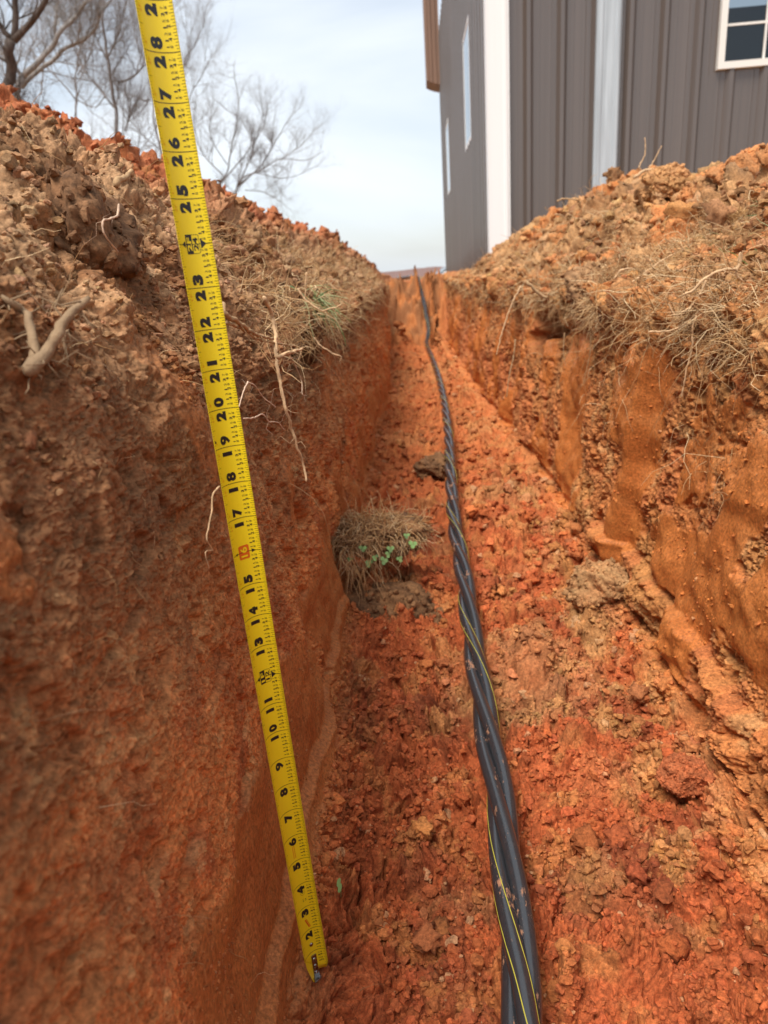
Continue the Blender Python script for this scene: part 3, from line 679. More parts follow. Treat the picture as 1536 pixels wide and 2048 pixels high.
ROOTS={
 'fork_a':([(-0.185, 0.3266, -0.0333), (-0.1883, 0.3431, -0.0254), (-0.1917, 0.3494, -0.0173), (-0.195, 0.3554, -0.0097), (-0.1983, 0.3605, -0.004), (-0.2017, 0.3536, -0.0007), (-0.205, 0.3526, 0.0017)],0.0031),
 'fork_b':([(-0.186, 0.3283, -0.0335), (-0.1832, 0.3414, -0.0262), (-0.1804, 0.3489, -0.0201), (-0.1776, 0.3541, -0.0128), (-0.1748, 0.3635, -0.0071), (-0.172, 0.3765, -0.0021)],0.0034),
 'fork_c':([(-0.187, 0.3763, -0.0353), (-0.187, 0.3717, -0.027), (-0.187, 0.3737, -0.0188), (-0.187, 0.3795, -0.017)],0.0012),
 'left_tip':([(-0.225, 0.5772, 0.077), (-0.225, 0.5851, 0.082), (-0.225, 0.602, 0.087), (-0.225, 0.6176, 0.0943)],0.0028),
 'left_white':([(-0.212, 0.5436, 0.0609), (-0.212, 0.537, 0.0526), (-0.212, 0.5095, 0.0469), (-0.212, 0.5083, 0.0394), (-0.212, 0.5156, 0.034), (-0.212, 0.5281, 0.028)],0.0009),
 'stem':([(-0.158, 0.7505, -0.0135), (-0.1549, 0.7697, -0.0343), (-0.1518, 0.7577, -0.0572), (-0.1487, 0.7339, -0.0768), (-0.1456, 0.7274, -0.1047), (-0.1424, 0.7215, -0.1243), (-0.1393, 0.7306, -0.1524), (-0.1362, 0.7318, -0.1708), (-0.1331, 0.7382, -0.1908), (-0.13, 0.729, -0.2087)],0.0022),
 'stem_side':([(-0.148, 0.7325, -0.0734), (-0.138, 0.7544, -0.0722), (-0.128, 0.7864, -0.0718)],0.0022),
 'cross':([(-0.162, 0.6039, -0.0138), (-0.159, 0.5937, -0.0213), (-0.156, 0.6263, -0.0315), (-0.153, 0.6705, -0.045), (-0.15, 0.7404, -0.0558)],0.0022),
 'cross2':([(-0.16, 0.5984, -0.0294), (-0.1575, 0.6411, -0.038), (-0.155, 0.6709, -0.0479), (-0.1525, 0.7382, -0.0588), (-0.15, 0.8684, -0.0758)],0.0014),
 'tuft1':([(-0.1784, 1.1, -0.0116), (-0.1678, 1.1, -0.0287), (-0.1469, 1.1, -0.0443), (-0.1269, 1.1, -0.0432), (-0.1115, 1.1, -0.0371)],0.0018),
 'tuft2':([(-0.1654, 1.12, 0.0108), (-0.1688, 1.12, -0.0102), (-0.1721, 1.12, -0.0292)],0.0016),
 'tuft3':([(-0.1682, 1.15, -0.0883), (-0.159, 1.15, -0.1017), (-0.1391, 1.15, -0.1158), (-0.1263, 1.15, -0.1218), (-0.1281, 1.15, -0.1269)],0.0016),
 'thin1':([(-0.15, 0.8092, -0.0782), (-0.1475, 0.8391, -0.0969), (-0.145, 0.8537, -0.1165), (-0.1425, 0.8351, -0.1295), (-0.14, 0.8491, -0.1329)],0.0007),
 'thin2':([(-0.152, 0.6148, -0.0817), (-0.1507, 0.635, -0.0885), (-0.1495, 0.6566, -0.1026), (-0.1482, 0.6699, -0.1089), (-0.147, 0.6985, -0.1198)],0.0007),
 'thin3':([(-0.15, 0.5766, -0.1068), (-0.148, 0.6025, -0.1114), (-0.146, 0.6327, -0.1145), (-0.144, 0.6407, -0.1224), (-0.142, 0.6739, -0.1309), (-0.14, 0.6917, -0.1422)],0.0008),
 'thin4':([(-0.152, 0.6151, -0.0811), (-0.152, 0.593, -0.0875), (-0.152, 0.5734, -0.0965)],0.0008),
 'thin5':([(-0.148, 0.476, -0.136), (-0.148, 0.4576, -0.1371), (-0.148, 0.4495, -0.1468), (-0.148, 0.4318, -0.1593), (-0.148, 0.4397, -0.1707), (-0.148, 0.4253, -0.1665), (-0.148, 0.4267, -0.1795)],0.0008),
 'pile_a':([(0.5982, 2.1, 0.1982), (0.6238, 2.1, 0.2154), (0.6533, 2.1, 0.2133), (0.6571, 2.1, 0.1967), (0.6286, 2.1, 0.1795)],0.0045),
 'pile_b':([(0.615, 2.1, 0.2161), (0.6115, 2.1, 0.2272), (0.6247, 2.1, 0.2559), (0.6226, 2.1, 0.296)],0.002),
 'pile_c':([(0.6355, 2.1, 0.2173), (0.6516, 2.1, 0.2432), (0.6673, 2.1, 0.273)],0.0018),
 'pile_d':([(0.6564, 2.1, 0.2093), (0.6879, 2.1, 0.2216), (0.7138, 2.1, 0.2268)],0.002),
 'arc_a':([(0.4688, 2.5, 0.1874), (0.4974, 2.5, 0.192), (0.5477, 2.5, 0.1785), (0.5772, 2.5, 0.1429), (0.5814, 2.5, 0.119)],0.0028),
 'arc_b':([(0.4806, 2.6, 0.1535), (0.5031, 2.6, 0.1484), (0.526, 2.6, 0.1257), (0.5339, 2.6, 0.1004)],0.0026),
 'lip_a':([(0.4277, 1.0, -0.0042), (0.4252, 1.0, -0.0234), (0.4052, 1.0, -0.0249), (0.3828, 1.0, -0.0347), (0.3693, 1.0, -0.048), (0.355, 1.0, -0.0528)],0.0026),
 'lip_b':([(0.4139, 0.98, -0.0228), (0.4208, 0.98, -0.037), (0.4413, 0.98, -0.0439), (0.4571, 0.98, -0.0436)],0.0018),
 'lip_c':([(0.3936, 1.02, -0.037), (0.3861, 1.02, -0.0554), (0.3724, 1.02, -0.0722), (0.3548, 1.02, -0.0799), (0.3448, 1.02, -0.0644)],0.0019),
 'lip_d':([(0.3761, 1.0, -0.0802), (0.3727, 1.0, -0.0947), (0.3734, 1.0, -0.1245), (0.368, 1.0, -0.1546), (0.3644, 1.0, -0.1917)],0.0016),
 'lip_e':([(0.3853, 1.0, -0.0663), (0.3901, 1.0, -0.0899), (0.3977, 1.0, -0.1111), (0.3956, 1.0, -0.141), (0.3971, 1.0, -0.1594)],0.0011),
 'lip_f':([(0.3196, 1.02, -0.1002), (0.3349, 1.02, -0.1012), (0.3501, 1.02, -0.1007), (0.3736, 1.02, -0.0901), (0.39, 1.02, -0.0674)],0.0015),
 'straw_a':([(0.3633, 1.35, -0.0578), (0.3982, 1.35, -0.0389), (0.4362, 1.35, -0.0129), (0.4741, 1.35, 0.0052)],0.0024),
 'straw_b':([(0.2469, 1.75, -0.0475), (0.2257, 1.75, -0.0866), (0.2011, 1.75, -0.1524), (0.1869, 1.75, -0.2046)],0.0024),
 'straw_c':([(0.2264, 1.7, -0.1654), (0.2225, 1.7, -0.2013), (0.2126, 1.7, -0.2426), (0.2041, 1.7, -0.3009)],0.002),
 'straw_d':([(0.2674, 1.8, -0.0394), (0.2916, 1.8, -0.0643), (0.3187, 1.8, -0.0843)],0.0045),
 'straw_e':([(0.3497, 1.5, -0.1197), (0.3543, 1.5, -0.1738), (0.3476, 1.5, -0.2146), (0.3405, 1.5, -0.2468)],0.0013),
 'straw_f':([(0.3697, 1.4, -0.0374), (0.3835, 1.4, -0.0225), (0.4038, 1.4, -0.0199)],0.0022),
 'straw_g':([(0.3203, 1.6, -0.1481), (0.3184, 1.6, -0.1865), (0.3239, 1.6, -0.2211)],0.0013),
}
TREES={
 't1':[([(-4.6917, 9.0, 1.9941), (-4.5935, 9.0, 2.2431), (-4.4853, 9.0, 2.5355), (-4.3822, 9.0, 2.7628)], 0.066, 0.055), ([(-4.3822, 9.0, 2.7628), (-4.3222, 9.0, 2.9603), (-4.288, 9.0, 3.1471), (-4.2098, 9.0, 3.4195)], 0.04, 0.026), ([(-4.2849, 8.8, 2.7014), (-4.1316, 8.8, 2.8168), (-3.9603, 8.8, 2.9431), (-3.7811, 8.8, 3.1127), (-3.5731, 8.8, 3.2991)], 0.04, 0.02), ([(-4.4796, 9.2, 2.8242), (-4.5878, 9.2, 2.9415), (-4.6724, 9.2, 3.1921)], 0.035, 0.02)],
 't2':[([(-6.0355, 12.0, 2.5037), (-5.9056, 12.0, 2.9741), (-5.8343, 12.0, 3.2036)], 0.062, 0.048), ([(-5.8343, 12.0, 3.2036), (-5.6021, 12.0, 3.3184), (-5.3123, 12.0, 3.5578), (-5.1243, 12.0, 3.7046), (-4.8362, 12.0, 3.9683), (-4.4794, 12.0, 4.2209)], 0.045, 0.02), ([(-6.0127, 12.3, 3.149), (-5.7182, 12.3, 3.3316), (-5.3964, 12.3, 3.5093), (-5.0402, 12.3, 3.6814), (-4.689, 12.3, 3.8511), (-4.528, 12.3, 4.0655), (-4.2873, 12.3, 4.3018)], 0.038, 0.015), ([(-5.8343, 12.0, 3.2036), (-5.9031, 12.0, 3.3747), (-6.0768, 12.0, 3.4672), (-6.2565, 12.0, 3.5337)], 0.03, 0.015), ([(-5.3014, 12.2, 3.7081), (-5.2285, 12.2, 3.9627), (-5.0834, 12.2, 4.334)], 0.02, 0.01)],
 't3':[([(-4.9126, 13.0, 2.0587), (-4.8314, 13.0, 2.5702), (-4.866, 13.0, 2.9222), (-4.8527, 13.0, 3.2495), (-4.8492, 13.0, 3.6071), (-4.8157, 13.0, 4.0246), (-4.7588, 13.0, 4.4304), (-4.7192, 13.0, 4.8279)], 0.06, 0.02), ([(-4.7373, 13.0, 3.2768), (-4.5197, 13.0, 3.3104), (-4.2761, 13.0, 3.4917), (-4.0905, 13.0, 3.8287), (-3.9373, 13.0, 4.229)], 0.025, 0.008), ([(-4.9408, 13.2, 2.9671), (-5.1287, 13.2, 3.2413), (-5.3235, 13.2, 3.549), (-5.4316, 13.2, 3.8457), (-5.4397, 13.2, 4.2003)], 0.022, 0.008), ([(-4.7463, 13.0, 2.5639), (-4.5934, 13.0, 2.8279), (-4.4504, 13.0, 3.0008), (-4.3118, 13.0, 3.0631)], 0.02, 0.008), ([(-4.8865, 13.1, 3.6349), (-4.644, 13.1, 3.9693), (-4.4555, 13.1, 4.3006), (-4.339, 13.1, 4.6977)], 0.02, 0.01), ([(-4.8865, 13.1, 3.6349), (-5.0151, 13.1, 3.9985), (-5.0128, 13.1, 4.4137)], 0.02, 0.01)],
 't4':[([(-6.4312, 15.0, 2.697), (-6.3477, 15.0, 3.5544), (-6.1589, 15.0, 4.2059), (-5.9292, 15.0, 4.8325), (-5.8456, 15.0, 5.4503)], 0.035, 0.012), ([(-6.3283, 15.0, 3.553), (-6.5665, 15.0, 3.907), (-6.7525, 15.0, 4.1698), (-6.767, 15.0, 4.7396)], 0.018, 0.007), ([(-6.2109, 15.0, 3.9627), (-5.8389, 15.0, 4.344), (-5.6161, 15.0, 4.7282)], 0.018, 0.007), ([(-6.2991, 15.0, 3.5507), (-5.9845, 15.0, 3.3997), (-5.6512, 15.0, 3.5859)], 0.015, 0.006)],
 't5':[([(-4.9009, 15.0, 1.6882), (-4.8583, 15.0, 2.4052), (-4.8412, 15.0, 3.1858), (-4.8056, 15.0, 3.9368), (-4.7151, 15.0, 4.6567), (-4.6462, 15.0, 5.3528)], 0.035, 0.012), ([(-4.8366, 15.0, 3.1), (-4.4798, 15.0, 3.5804), (-4.1263, 15.0, 3.9663), (-3.7562, 15.0, 4.5014), (-3.5002, 15.0, 4.9519)], 0.02, 0.007), ([(-4.9172, 15.2, 2.7042), (-4.4144, 15.2, 3.1913), (-3.9927, 15.2, 3.6706), (-3.6176, 15.2, 4.2221)], 0.02, 0.006), ([(-4.8201, 15.0, 3.8556), (-4.97, 15.0, 4.3569), (-5.0085, 15.0, 4.9168)], 0.015, 0.006), ([(-4.8479, 15.0, 2.5807), (-5.146, 15.0, 2.8645), (-5.3238, 15.0, 3.1365)], 0.014, 0.006)],
 't6':[([(-4.3516, 16.0, 1.1467), (-4.1079, 16.0, 1.9152), (-3.797, 16.0, 2.3702), (-3.5634, 16.0, 2.9126), (-3.426, 16.0, 3.5376), (-3.3812, 16.0, 4.2384)], 0.028, 0.008), ([(-4.0091, 16.0, 2.0044), (-3.5221, 16.0, 2.4444), (-3.0463, 16.0, 2.8742), (-2.7747, 16.0, 3.3987)], 0.02, 0.006), ([(-3.9289, 16.0, 2.19), (-4.3322, 16.0, 2.6911), (-4.3511, 16.0, 3.2461), (-4.2164, 16.0, 3.7761)], 0.018, 0.006), ([(-3.8444, 16.2, 2.3998), (-4.133, 16.2, 2.9879), (-3.9342, 16.2, 3.6171)], 0.014, 0.005)],
 't7':[([(-4.0132, 16.0, 1.2229), (-3.645, 16.0, 1.9302), (-3.2385, 16.0, 2.1876), (-2.6871, 16.0, 2.3834), (-2.1651, 16.0, 2.3641), (-1.7389, 16.0, 2.4541)], 0.03, 0.006), ([(-3.5856, 16.0, 1.974), (-3.1158, 16.0, 2.3206), (-2.7584, 16.0, 2.6683), (-2.4486, 16.0, 3.1036), (-2.2709, 16.0, 3.3157)], 0.022, 0.006), ([(-3.6094, 16.0, 1.9565), (-3.3009, 16.0, 2.522), (-3.0349, 16.0, 2.9651), (-2.8711, 16.0, 3.4508)], 0.02, 0.006), ([(-2.6871, 16.0, 2.3834), (-2.2414, 16.0, 2.6302), (-1.7935, 16.0, 2.9638)], 0.012, 0.004), ([(-3.4926, 16.0, 1.8712), (-3.0753, 16.0, 1.7932), (-2.6799, 16.0, 1.5228), (-2.4889, 16.0, 1.3138)], 0.012, 0.004), ([(-3.2789, 16.2, 2.215), (-2.7592, 16.2, 2.0812), (-2.3296, 16.2, 2.0983), (-1.8881, 16.2, 2.2575)], 0.012, 0.004)],
}
def root(name, label, keys, col, group=None, hair=0, seed=0):
    g = np.random.default_rng(seed + 11); mb = MB()
    for k in keys:
        P, r = ROOTS[k]
        Q, s = smooth_path(P, max(.0012, r * 1.1)); u = s / s[-1]
        Q = Q + np.stack([fbm(s * 90 + seed, 0 * s + q * 7, 2, 800 + seed) for q in range(3)], 1) * r * .55
        R = r * (1 - .45 * u) * (1 + .22 * fbm(s * 160, 0 * s + 3, 2, 820 + seed)); R[-1] *= .45; R[0] *= .6
        c = np.array(col) * (1 + .35 * fbm(s * 120, 0 * s + 1, 2, 840 + seed))[:, None]
        kk = 10 if r > .002 else 6
        mb.tube(Q, R, kk, c=np.concatenate([np.repeat(c, kk, 0), c[:1], c[-1:]]), jit=.16, rng=g)
        for q in range(hair):
            i = g.integers(1, len(Q) - 1); d = g.normal(size=3) + np.array([0, -.2, -.6]); d /= np.linalg.norm(d)
            l = .008 + .02 * g.random(); pts = [Q[i] + d * l * t + g.normal(size=3) * l * .12 * (t > 0) for t in (0, .3, .6, 1)]
            mb.tube(pts, [r * .22, r * .16, r * .12, r * .06], 4, c=tuple(np.array(col) * .95))
    o = mb.build(name, M_ROOT, None, col=True); tag(o, label, 'root', group); return o
TR = (.46, .29, .15); PR = (.62, .40, .22); WR = (.66, .46, .32)
root('forked_root', 'thick forked root sticking out of the left wall at the picture edge', ['fork_a', 'fork_b', 'fork_c'], (.30, .20, .115), hair=14, seed=1)
root('broken_root', 'stubby broken root tip lying on the dark clod left of the tape', ['left_tip'], TR, seed=2)
root('white_root', 'thin pale crooked root over the face of the dark overhanging clod', ['left_white'], WR, hair=3, seed=3)
root('stem', 'long straight dry stem hanging down the left wall right of the tape', ['stem', 'stem_side'], PR, hair=10, seed=4)
root('side_root', 'brown root running from the tape to the hanging dry stem', ['cross'], TR, hair=6, seed=5)
root('side_root', 'thinner root just below the one that joins tape and stem', ['cross2'], TR, hair=5, seed=6)
root('curled_root', 'curled pale root rising behind the green grass tuft', ['tuft1'], PR, seed=7)
root('straw_stalk', 'short upright stalk above the green grass tuft on the left lip', ['tuft2'], PR, seed=8)
root('side_root', 'blunt pale root pointing right under the green grass tuft', ['tuft3'], PR, hair=3, seed=9)
root('hair_root', 'zigzag hair root hanging just right of the long dry stem', ['thin1'], WR, hair=3, seed=10)
root('hair_root', 'forked hair root beside the number 20 on the tape', ['thin2', 'thin4'], WR, hair=3, seed=11)
root('hair_root', 'wavy horizontal hair root beside the number 19 on the tape', ['thin3'], WR, hair=3, seed=12)
root('hair_root', 'thin pale root lying on the left wall left of the number 16', ['thin5'], PR, seed=13)
root('branched_root', 'branched root standing up on the right spoil bank against the wall ribs', ['pile_a', 'pile_b', 'pile_c', 'pile_d'], PR, seed=14)
root('arched_root', 'arched thin root sticking up in front of the pale metal post', ['arc_a'], TR, seed=15)
root('arched_root', 'short thin root tip below the arched root by the metal post', ['arc_b'], TR, seed=16)
root('branched_root', 'root with branches spread over the right trench lip below the green grass', ['lip_a', 'lip_b', 'lip_c'], PR, hair=14, seed=17)
root('hanging_root', 'long wavy root dangling down the right wall from the branched root', ['lip_d', 'lip_e'], PR, hair=8, seed=18)
root('side_root', 'horizontal pale root sticking left out of the right wall', ['lip_f'], PR, hair=3, seed=19)
root('straw_stalk', 'straight slanted straw lying on the right bank', ['straw_a'], PR, seed=20)
root('straw_stalk', 'long straw hanging in front of the dark hole under the right lip', ['straw_b'], PR, seed=21)
root('straw_stalk', 'crooked rootlet hanging below the dark hole of the right lip', ['straw_c'], TR, seed=22)
root('broken_root', 'thick short root stub crossing the dark hole of the right lip', ['straw_d'], TR, seed=23)
root('hanging_root', 'thin wavy root hanging on the right wall between dark hole and branched root', ['straw_e'], TR, hair=4, seed=24)
root('hanging_root', 'short thin root hanging on the right wall just right of the dark hole', ['straw_g'], TR, seed=26)
root('straw_stalk', 'bent twig on the right lip left of the long slanted straw', ['straw_f'], PR, seed=25)
# ---------------------------------------------------------------- the twisted power cable
def cable_mat():
    m = mat('cable_jacket', (.014, .015, .018), .25, spec=.9); t = m.node_tree; b = t.nodes['Principled BSDF']
    a = noise_node(t, 60, 5, .7, mscale=(1, .35, 1)); d = noise_node(t, 420, 4, .75, mscale=(1, .25, 1))
    ad = N(t, 'ShaderNodeMath', operation='MULTIPLY'); ad.inputs[1].default_value = .45
    s = N(t, 'ShaderNodeMath', operation='ADD'); t.links.new(d.outputs[0], ad.inputs[0]); t.links.new(ad.outputs[0], s.inputs[0]); t.links.new(a.outputs[0], s.inputs[1])
    r = N(t, 'ShaderNodeValToRGB'); r.color_ramp.elements[0].position = .85; r.color_ramp.elements[0].color = (0, 0, 0, 1); r.color_ramp.elements[1].position = .92; r.color_ramp.elements[1].color = (1, 1, 1, 1)
    t.links.new(s.outputs[0], r.inputs[0])
    mx = N(t, 'ShaderNodeMixRGB'); mx.inputs[1].default_value = (.026, .028, .032, 1); mx.inputs[2].default_value = (.40, .18, .085, 1); t.links.new(r.outputs[0], mx.inputs[0])
    # a thin film of dust in the finer grain
    r2 = N(t, 'ShaderNodeValToRGB'); r2.color_ramp.elements[0].position = .46; r2.color_ramp.elements[0].color = (0, 0, 0, 1); r2.color_ramp.elements[1].position = .85; r2.color_ramp.elements[1].color = (.10, .10, .10, 1)
    t.links.new(d.outputs[0], r2.inputs[0])
    m2 = N(t, 'ShaderNodeMixRGB'); m2.inputs[2].default_value = (.24, .15, .10, 1); t.links.new(r2.outputs[0], m2.inputs[0]); t.links.new(mx.outputs[0], m2.inputs[1]); t.links.new(m2.outputs[0], b.inputs['Base Color'])
    mr = N(t, 'ShaderNodeMapRange'); mr.inputs['To Min'].default_value = .24; mr.inputs['To Max'].default_value = .9; t.links.new(r.outputs[0], mr.inputs['Value']); t.links.new(mr.outputs[0], b.inputs['Roughness'])
    bp = N(t, 'ShaderNodeBump'); bp.inputs['Strength'].default_value = .12; bp.inputs['Distance'].default_value = .0006; t.links.new(d.outputs[0], bp.inputs['Height']); t.links.new(bp.outputs[0], b.inputs['Normal'])
    return m
M_CABLE = cable_mat()
M_YEL = mat('stripe_yellow', (.50, .44, .05), .45)
ce = empty('power_cable', (.058, .43, -.563)); tag(ce, 'black twisted power cable with thin yellow stripes along the trench floor', 'cable')
CP, cs = smooth_path(CABLE, .004)
CT = np.gradient(CP, axis=0); CT /= np.linalg.norm(CT, axis=1)[:, None]
side = np.cross(CT, [0, 0, 1.0]); side /= np.linalg.norm(side, axis=1)[:, None]; upv = np.cross(side, CT)
PITCH, RH, RS = .54, .0092, .0087
s108 = float(np.interp(1.08, CP[:, 1], cs))
for q in range(3):
    ph = 2 * np.pi * (cs - s108) / PITCH + math.radians(170) + q * 2.0944
    loose = 1 + .06 * fbm(cs * 3 + q * 9, 0 * cs, 2, 900 + q)
    ctr = CP + RH * loose[:, None] * (np.cos(ph)[:, None] * side + np.sin(ph)[:, None] * upv)
    mb = MB(); mb.tube(ctr - np.array(ce.location), RS, 18); o = mb.build('conductor', M_CABLE, ce)
    if q == 0:
        Tn = np.gradient(ctr, axis=0); Tn /= np.linalg.norm(Tn, axis=1)[:, None]
        rad0 = np.cos(ph)[:, None] * side + np.sin(ph)[:, None] * upv
        for a in (-.62, 1.05, 3.2):
            e1 = rad0 - Tn * np.sum(rad0 * Tn, 1)[:, None]; e1 /= np.linalg.norm(e1, axis=1)[:, None]; e2 = np.cross(Tn, e1)
            mb = MB(); mb.tube(ctr + (RS - .0003) * (math.cos(a) * e1 + math.sin(a) * e2) - np.array(ce.location), .00055, 6); mb.build('stripe', M_YEL, o)

# ---------------------------------------------------------------- the tape measure
TP0 = np.array([-.1160, .4502, -.5843]); TD = np.array([-.02662, -.0030, .9996]); TD /= np.linalg.norm(TD)
TW = np.array([.7887, .6143, .0233]); TW -= TD * (TW @ TD); TW /= np.linalg.norm(TW)
TN_ = -np.cross(TW, TD)
TR_, TM = .01360, .885                                   # radius of the blade's curve and half its angle
INCH = .0254
def tape_pt(s_in, t_mm, lift=0.0):
    s_in = np.asarray(s_in, float); t_mm = np.asarray(t_mm, float)
    k = 1 - .0
    ph = t_mm * .001 / TR_
    nrm = -(TW[None] * np.sin(ph)[:, None] + TN_[None] * np.cos(ph)[:, None])
    P = TP0[None] + TD[None] * (s_in * INCH)[:, None] + TW[None] * (TR_ * np.sin(ph))[:, None] + TN_[None] * (TR_ * (np.cos(ph) - math.cos(TM)))[:, None]
    # a slight bow along its length
    P = P + TN_[None] * (.0016 * np.sin(s_in / 28 * 6.0))[:, None]
    return P + nrm * lift
def tape_mat(name, col, rough):
    m = mat(name, col, rough, spec=.5); t = m.node_tree; b = t.nodes['Principled BSDF']
    a = noise_node(t, 70, 5, .7); d = noise_node(t, 900, 3, .7)
    r = N(t, 'ShaderNodeValToRGB'); r.color_ramp.elements[0].position = .62; r.color_ramp.elements[0].color = (0, 0, 0, 1); r.color_ramp.elements[1].position = .85; r.color_ramp.elements[1].color = (.55, .55, .55, 1)
    t.links.new(a.outputs[0], r.inputs[0])
    mx = N(t, 'ShaderNodeMixRGB'); mx.inputs[1].default_value = (*col, 1); mx.inputs[2].default_value = (*(c * .62 + .03 for c in col), 1)
    t.links.new(r.outputs[0], mx.inputs[0]); t.links.new(mx.outputs[0], b.inputs['Base Color'])
    mr = N(t, 'ShaderNodeMapRange'); mr.inputs['To Min'].default_value = rough - .1; mr.inputs['To Max'].default_value = rough + .2; t.links.new(d.outputs[0], mr.inputs['Value']); t.links.new(mr.outputs[0], b.inputs['Roughness'])
    return m
M_TY = tape_mat('tape_yellow', (.86, .66, .012), .38); M_TB = mat('tape_black', (.012, .012, .014), .4); M_TRD = mat('tape_red', (.66, .13, .01), .4); M_TRF = mat('tape_red_faint', (.72, .30, .01), .4)
HALF = TM * TR_ * 1000                                    # half width in mm
_gc = {}
def glyphs(txt, bold):
    k = (txt, bold)
    if k not in _gc:
        c = bpy.data.curves.new('g', 'FONT'); c.body = txt; c.size = 1.0; c.offset = bold; c.resolution_u = 3; c.align_x = 'CENTER'
        o = bpy.data.objects.new('g', c); COL.objects.link(o)
        dg = bpy.context.evaluated_depsgraph_get(); me = o.evaluated_get(dg).to_mesh()
        me.calc_loop_triangles()
        V = np.array([v.co[:2] for v in me.vertices]); T = np.array([t.vertices[:] for t in me.loop_triangles])
        V = V - (V.max(0) + V.min(0)) / 2; ext = np.ptp(V, axis=0)
        bpy.data.objects.remove(o); bpy.data.curves.remove(c)
        _gc[k] = (V / ext[1], T, ext[0] / ext[1])
    return _gc[k]
LAY = {0: [], 1: [], 2: []}                                # black, red, faint red -> list of (V (s_mm, t_mm), T)
def put(txt, s_in, t, h, w, bold=.03, lay=0):
    """one upright string, its reading direction up the tape: h across the blade, w along it (mm)"""
    if h > 5 and lay == 0 and len(txt) == 1: bold = {'9': .048, '6': .05, '8': .055, '0': .06, '1': .05}.get(txt, .078)
    V, T, asp = glyphs(txt, bold)
    if txt == '1': w = w * .46 if h > 3 else w * .42
    LAY[lay].append((np.stack([V[:, 0] / asp * w + s_in * 25.4, t - V[:, 1] * h], 1), T))
def bar(s0, t0, s1, t1, lay=0):                            # rectangle in mm
    LAY[lay].append((np.array([(s0, t0), (s1, t0), (s1, t1), (s0, t1)], float), np.array([(0, 1, 2), (0, 2, 3)])))
def poly(pts, lay=0): LAY[lay].append((np.array(pts, float), np.array([(0, i, i + 1) for i in range(1, len(pts) - 1)])))
def line(pts, w, lay=0):
    for (a, b), (c, d) in zip(pts[:-1], pts[1:]):
        L = math.hypot(c - a, d - b) + 1e-9; nx_, ny_ = -(d - b) / L * w / 2, (c - a) / L * w / 2
        poly([(a + nx_, b + ny_), (c + nx_, d + ny_), (c - nx_, d - ny_), (a - nx_, b - ny_)], lay)
NT = 31.6
for k in range(0, int(NT * 32) + 1):
    s = k / 32; mm = s * 25.4
    if k % 32 == 0:
        if k > 0: bar(mm - .20, -HALF, mm + .20, HALF)
        continue
    if k % 2 and s > 12: continue
    if k % 2 == 0:
        if s > 1.0: bar(mm - .12, -HALF, mm + .12, -HALF + {16: 3.9, 8: 2.4, 24: 2.4}.get(k % 32, 1.9 if k % 4 == 0 else 1.5))
    lr = 1.3 if k % 2 else {16: 3.6, 8: 3.2, 24: 3.2}.get(k % 32, 2.7 if k % 4 == 0 else 1.9)
    if s > .12: bar(mm - (.07 if k % 2 else .12), HALF - lr, mm + (.07 if k % 2 else .12), HALF)
for n in range(0, 32):
    for k, (a, b) in {4: ('1', '8'), 8: ('1', '4'), 12: ('3', '8'), 16: ('1', '2'), 20: ('5', '8'), 24: ('3', '4'), 28: ('7', '8')}.items():
        s = n + k / 32
        if s < .4 or s > NT: continue
        big = k % 8 == 0; h, w = (1.75, 1.7) if big else (1.45, 1.25)
        put(a, s - .018, 5.3, h, w, .035 if big else .0); put(b, s - .018 + (.02 if big else 0), 7.5, h, w, .035 if big else .0)
        line([(s * 25.4 - 1.0, 6.38), (s * 25.4 + .8, 6.52)], .16 if big else .1)
    if n in (0, 1): continue
    for hh in ():
        pass
    if n in (12, 24):
        f = '1F' if n == 12 else '2F'
        bar(n * 25.4 - 5.6, -4.6, n * 25.4 + 5.6, -.3)                      # black box; its letters go on top in yellow
        m = n * 25.4
        line([(m - 5.4, -.5), (m - 5.4, 3.2), (m - 4.8, 3.9), (m + 4.8, 3.9), (m + 5.4, 3.2), (m + 5.4, -.5)], .26)
        put(str(n), n, 1.7, 2.9, 7.6, .03)
        poly([(m - 2.0, -5.2), (m, -8.0), (m + 2.0, -5.2), (m, -5.9)])
        poly([(m - 2.8, 4.8), (m, 8.2), (m + 2.8, 4.8), (m, 5.6)])
        line([(m, 6.5), (m, HALF)], .45); line([(m, -6.5), (m, -HALF)], .45)
        continue
    if n == 16:
        m = n * 25.4
        poly([(m - 5.2, -4.2), (m - 4.5, -4.9), (m + 4.5, -4.9), (m + 5.2, -4.2), (m + 5.2, 2.6), (m + 4.5, 3.3), (m - 4.5, 3.3), (m - 5.2, 2.6)], 1)
        line([(m, 3.0), (m, HALF)], .35); poly([(m - 1.4, 5.0), (m, 8.2), (m + 1.4, 5.0)]); line([(m, -4.6), (m, -7.5)], .3); poly([(m - 1.1, -6.4), (m, -8.6), (m + 1.1, -6.4), (m, -7.0)])
        continue
    d = str(n); H_, W_ = 7.2, 6.2
    if n < 10: put(d, n - .225, -1.0, H_, 7.2, .055)
    else: put(d[0], n - .185, -1.0, H_, W_, .055); put(d[1], n + .185, -1.0, H_, W_, .055)
    if n > 12:
        put(('2F' if n > 24 else '1F'), n - .20, -8.0, 1.9, 4.0, .0, 2); put(str(n % 12) + '"', n + .17, -8.3, 1.8, 3.0, .0, 2)
poly([(19.2 * 25.4 - 1, -9.6), (19.2 * 25.4, -10.9), (19.2 * 25.4 + 1, -9.6), (19.2 * 25.4, -8.3)])
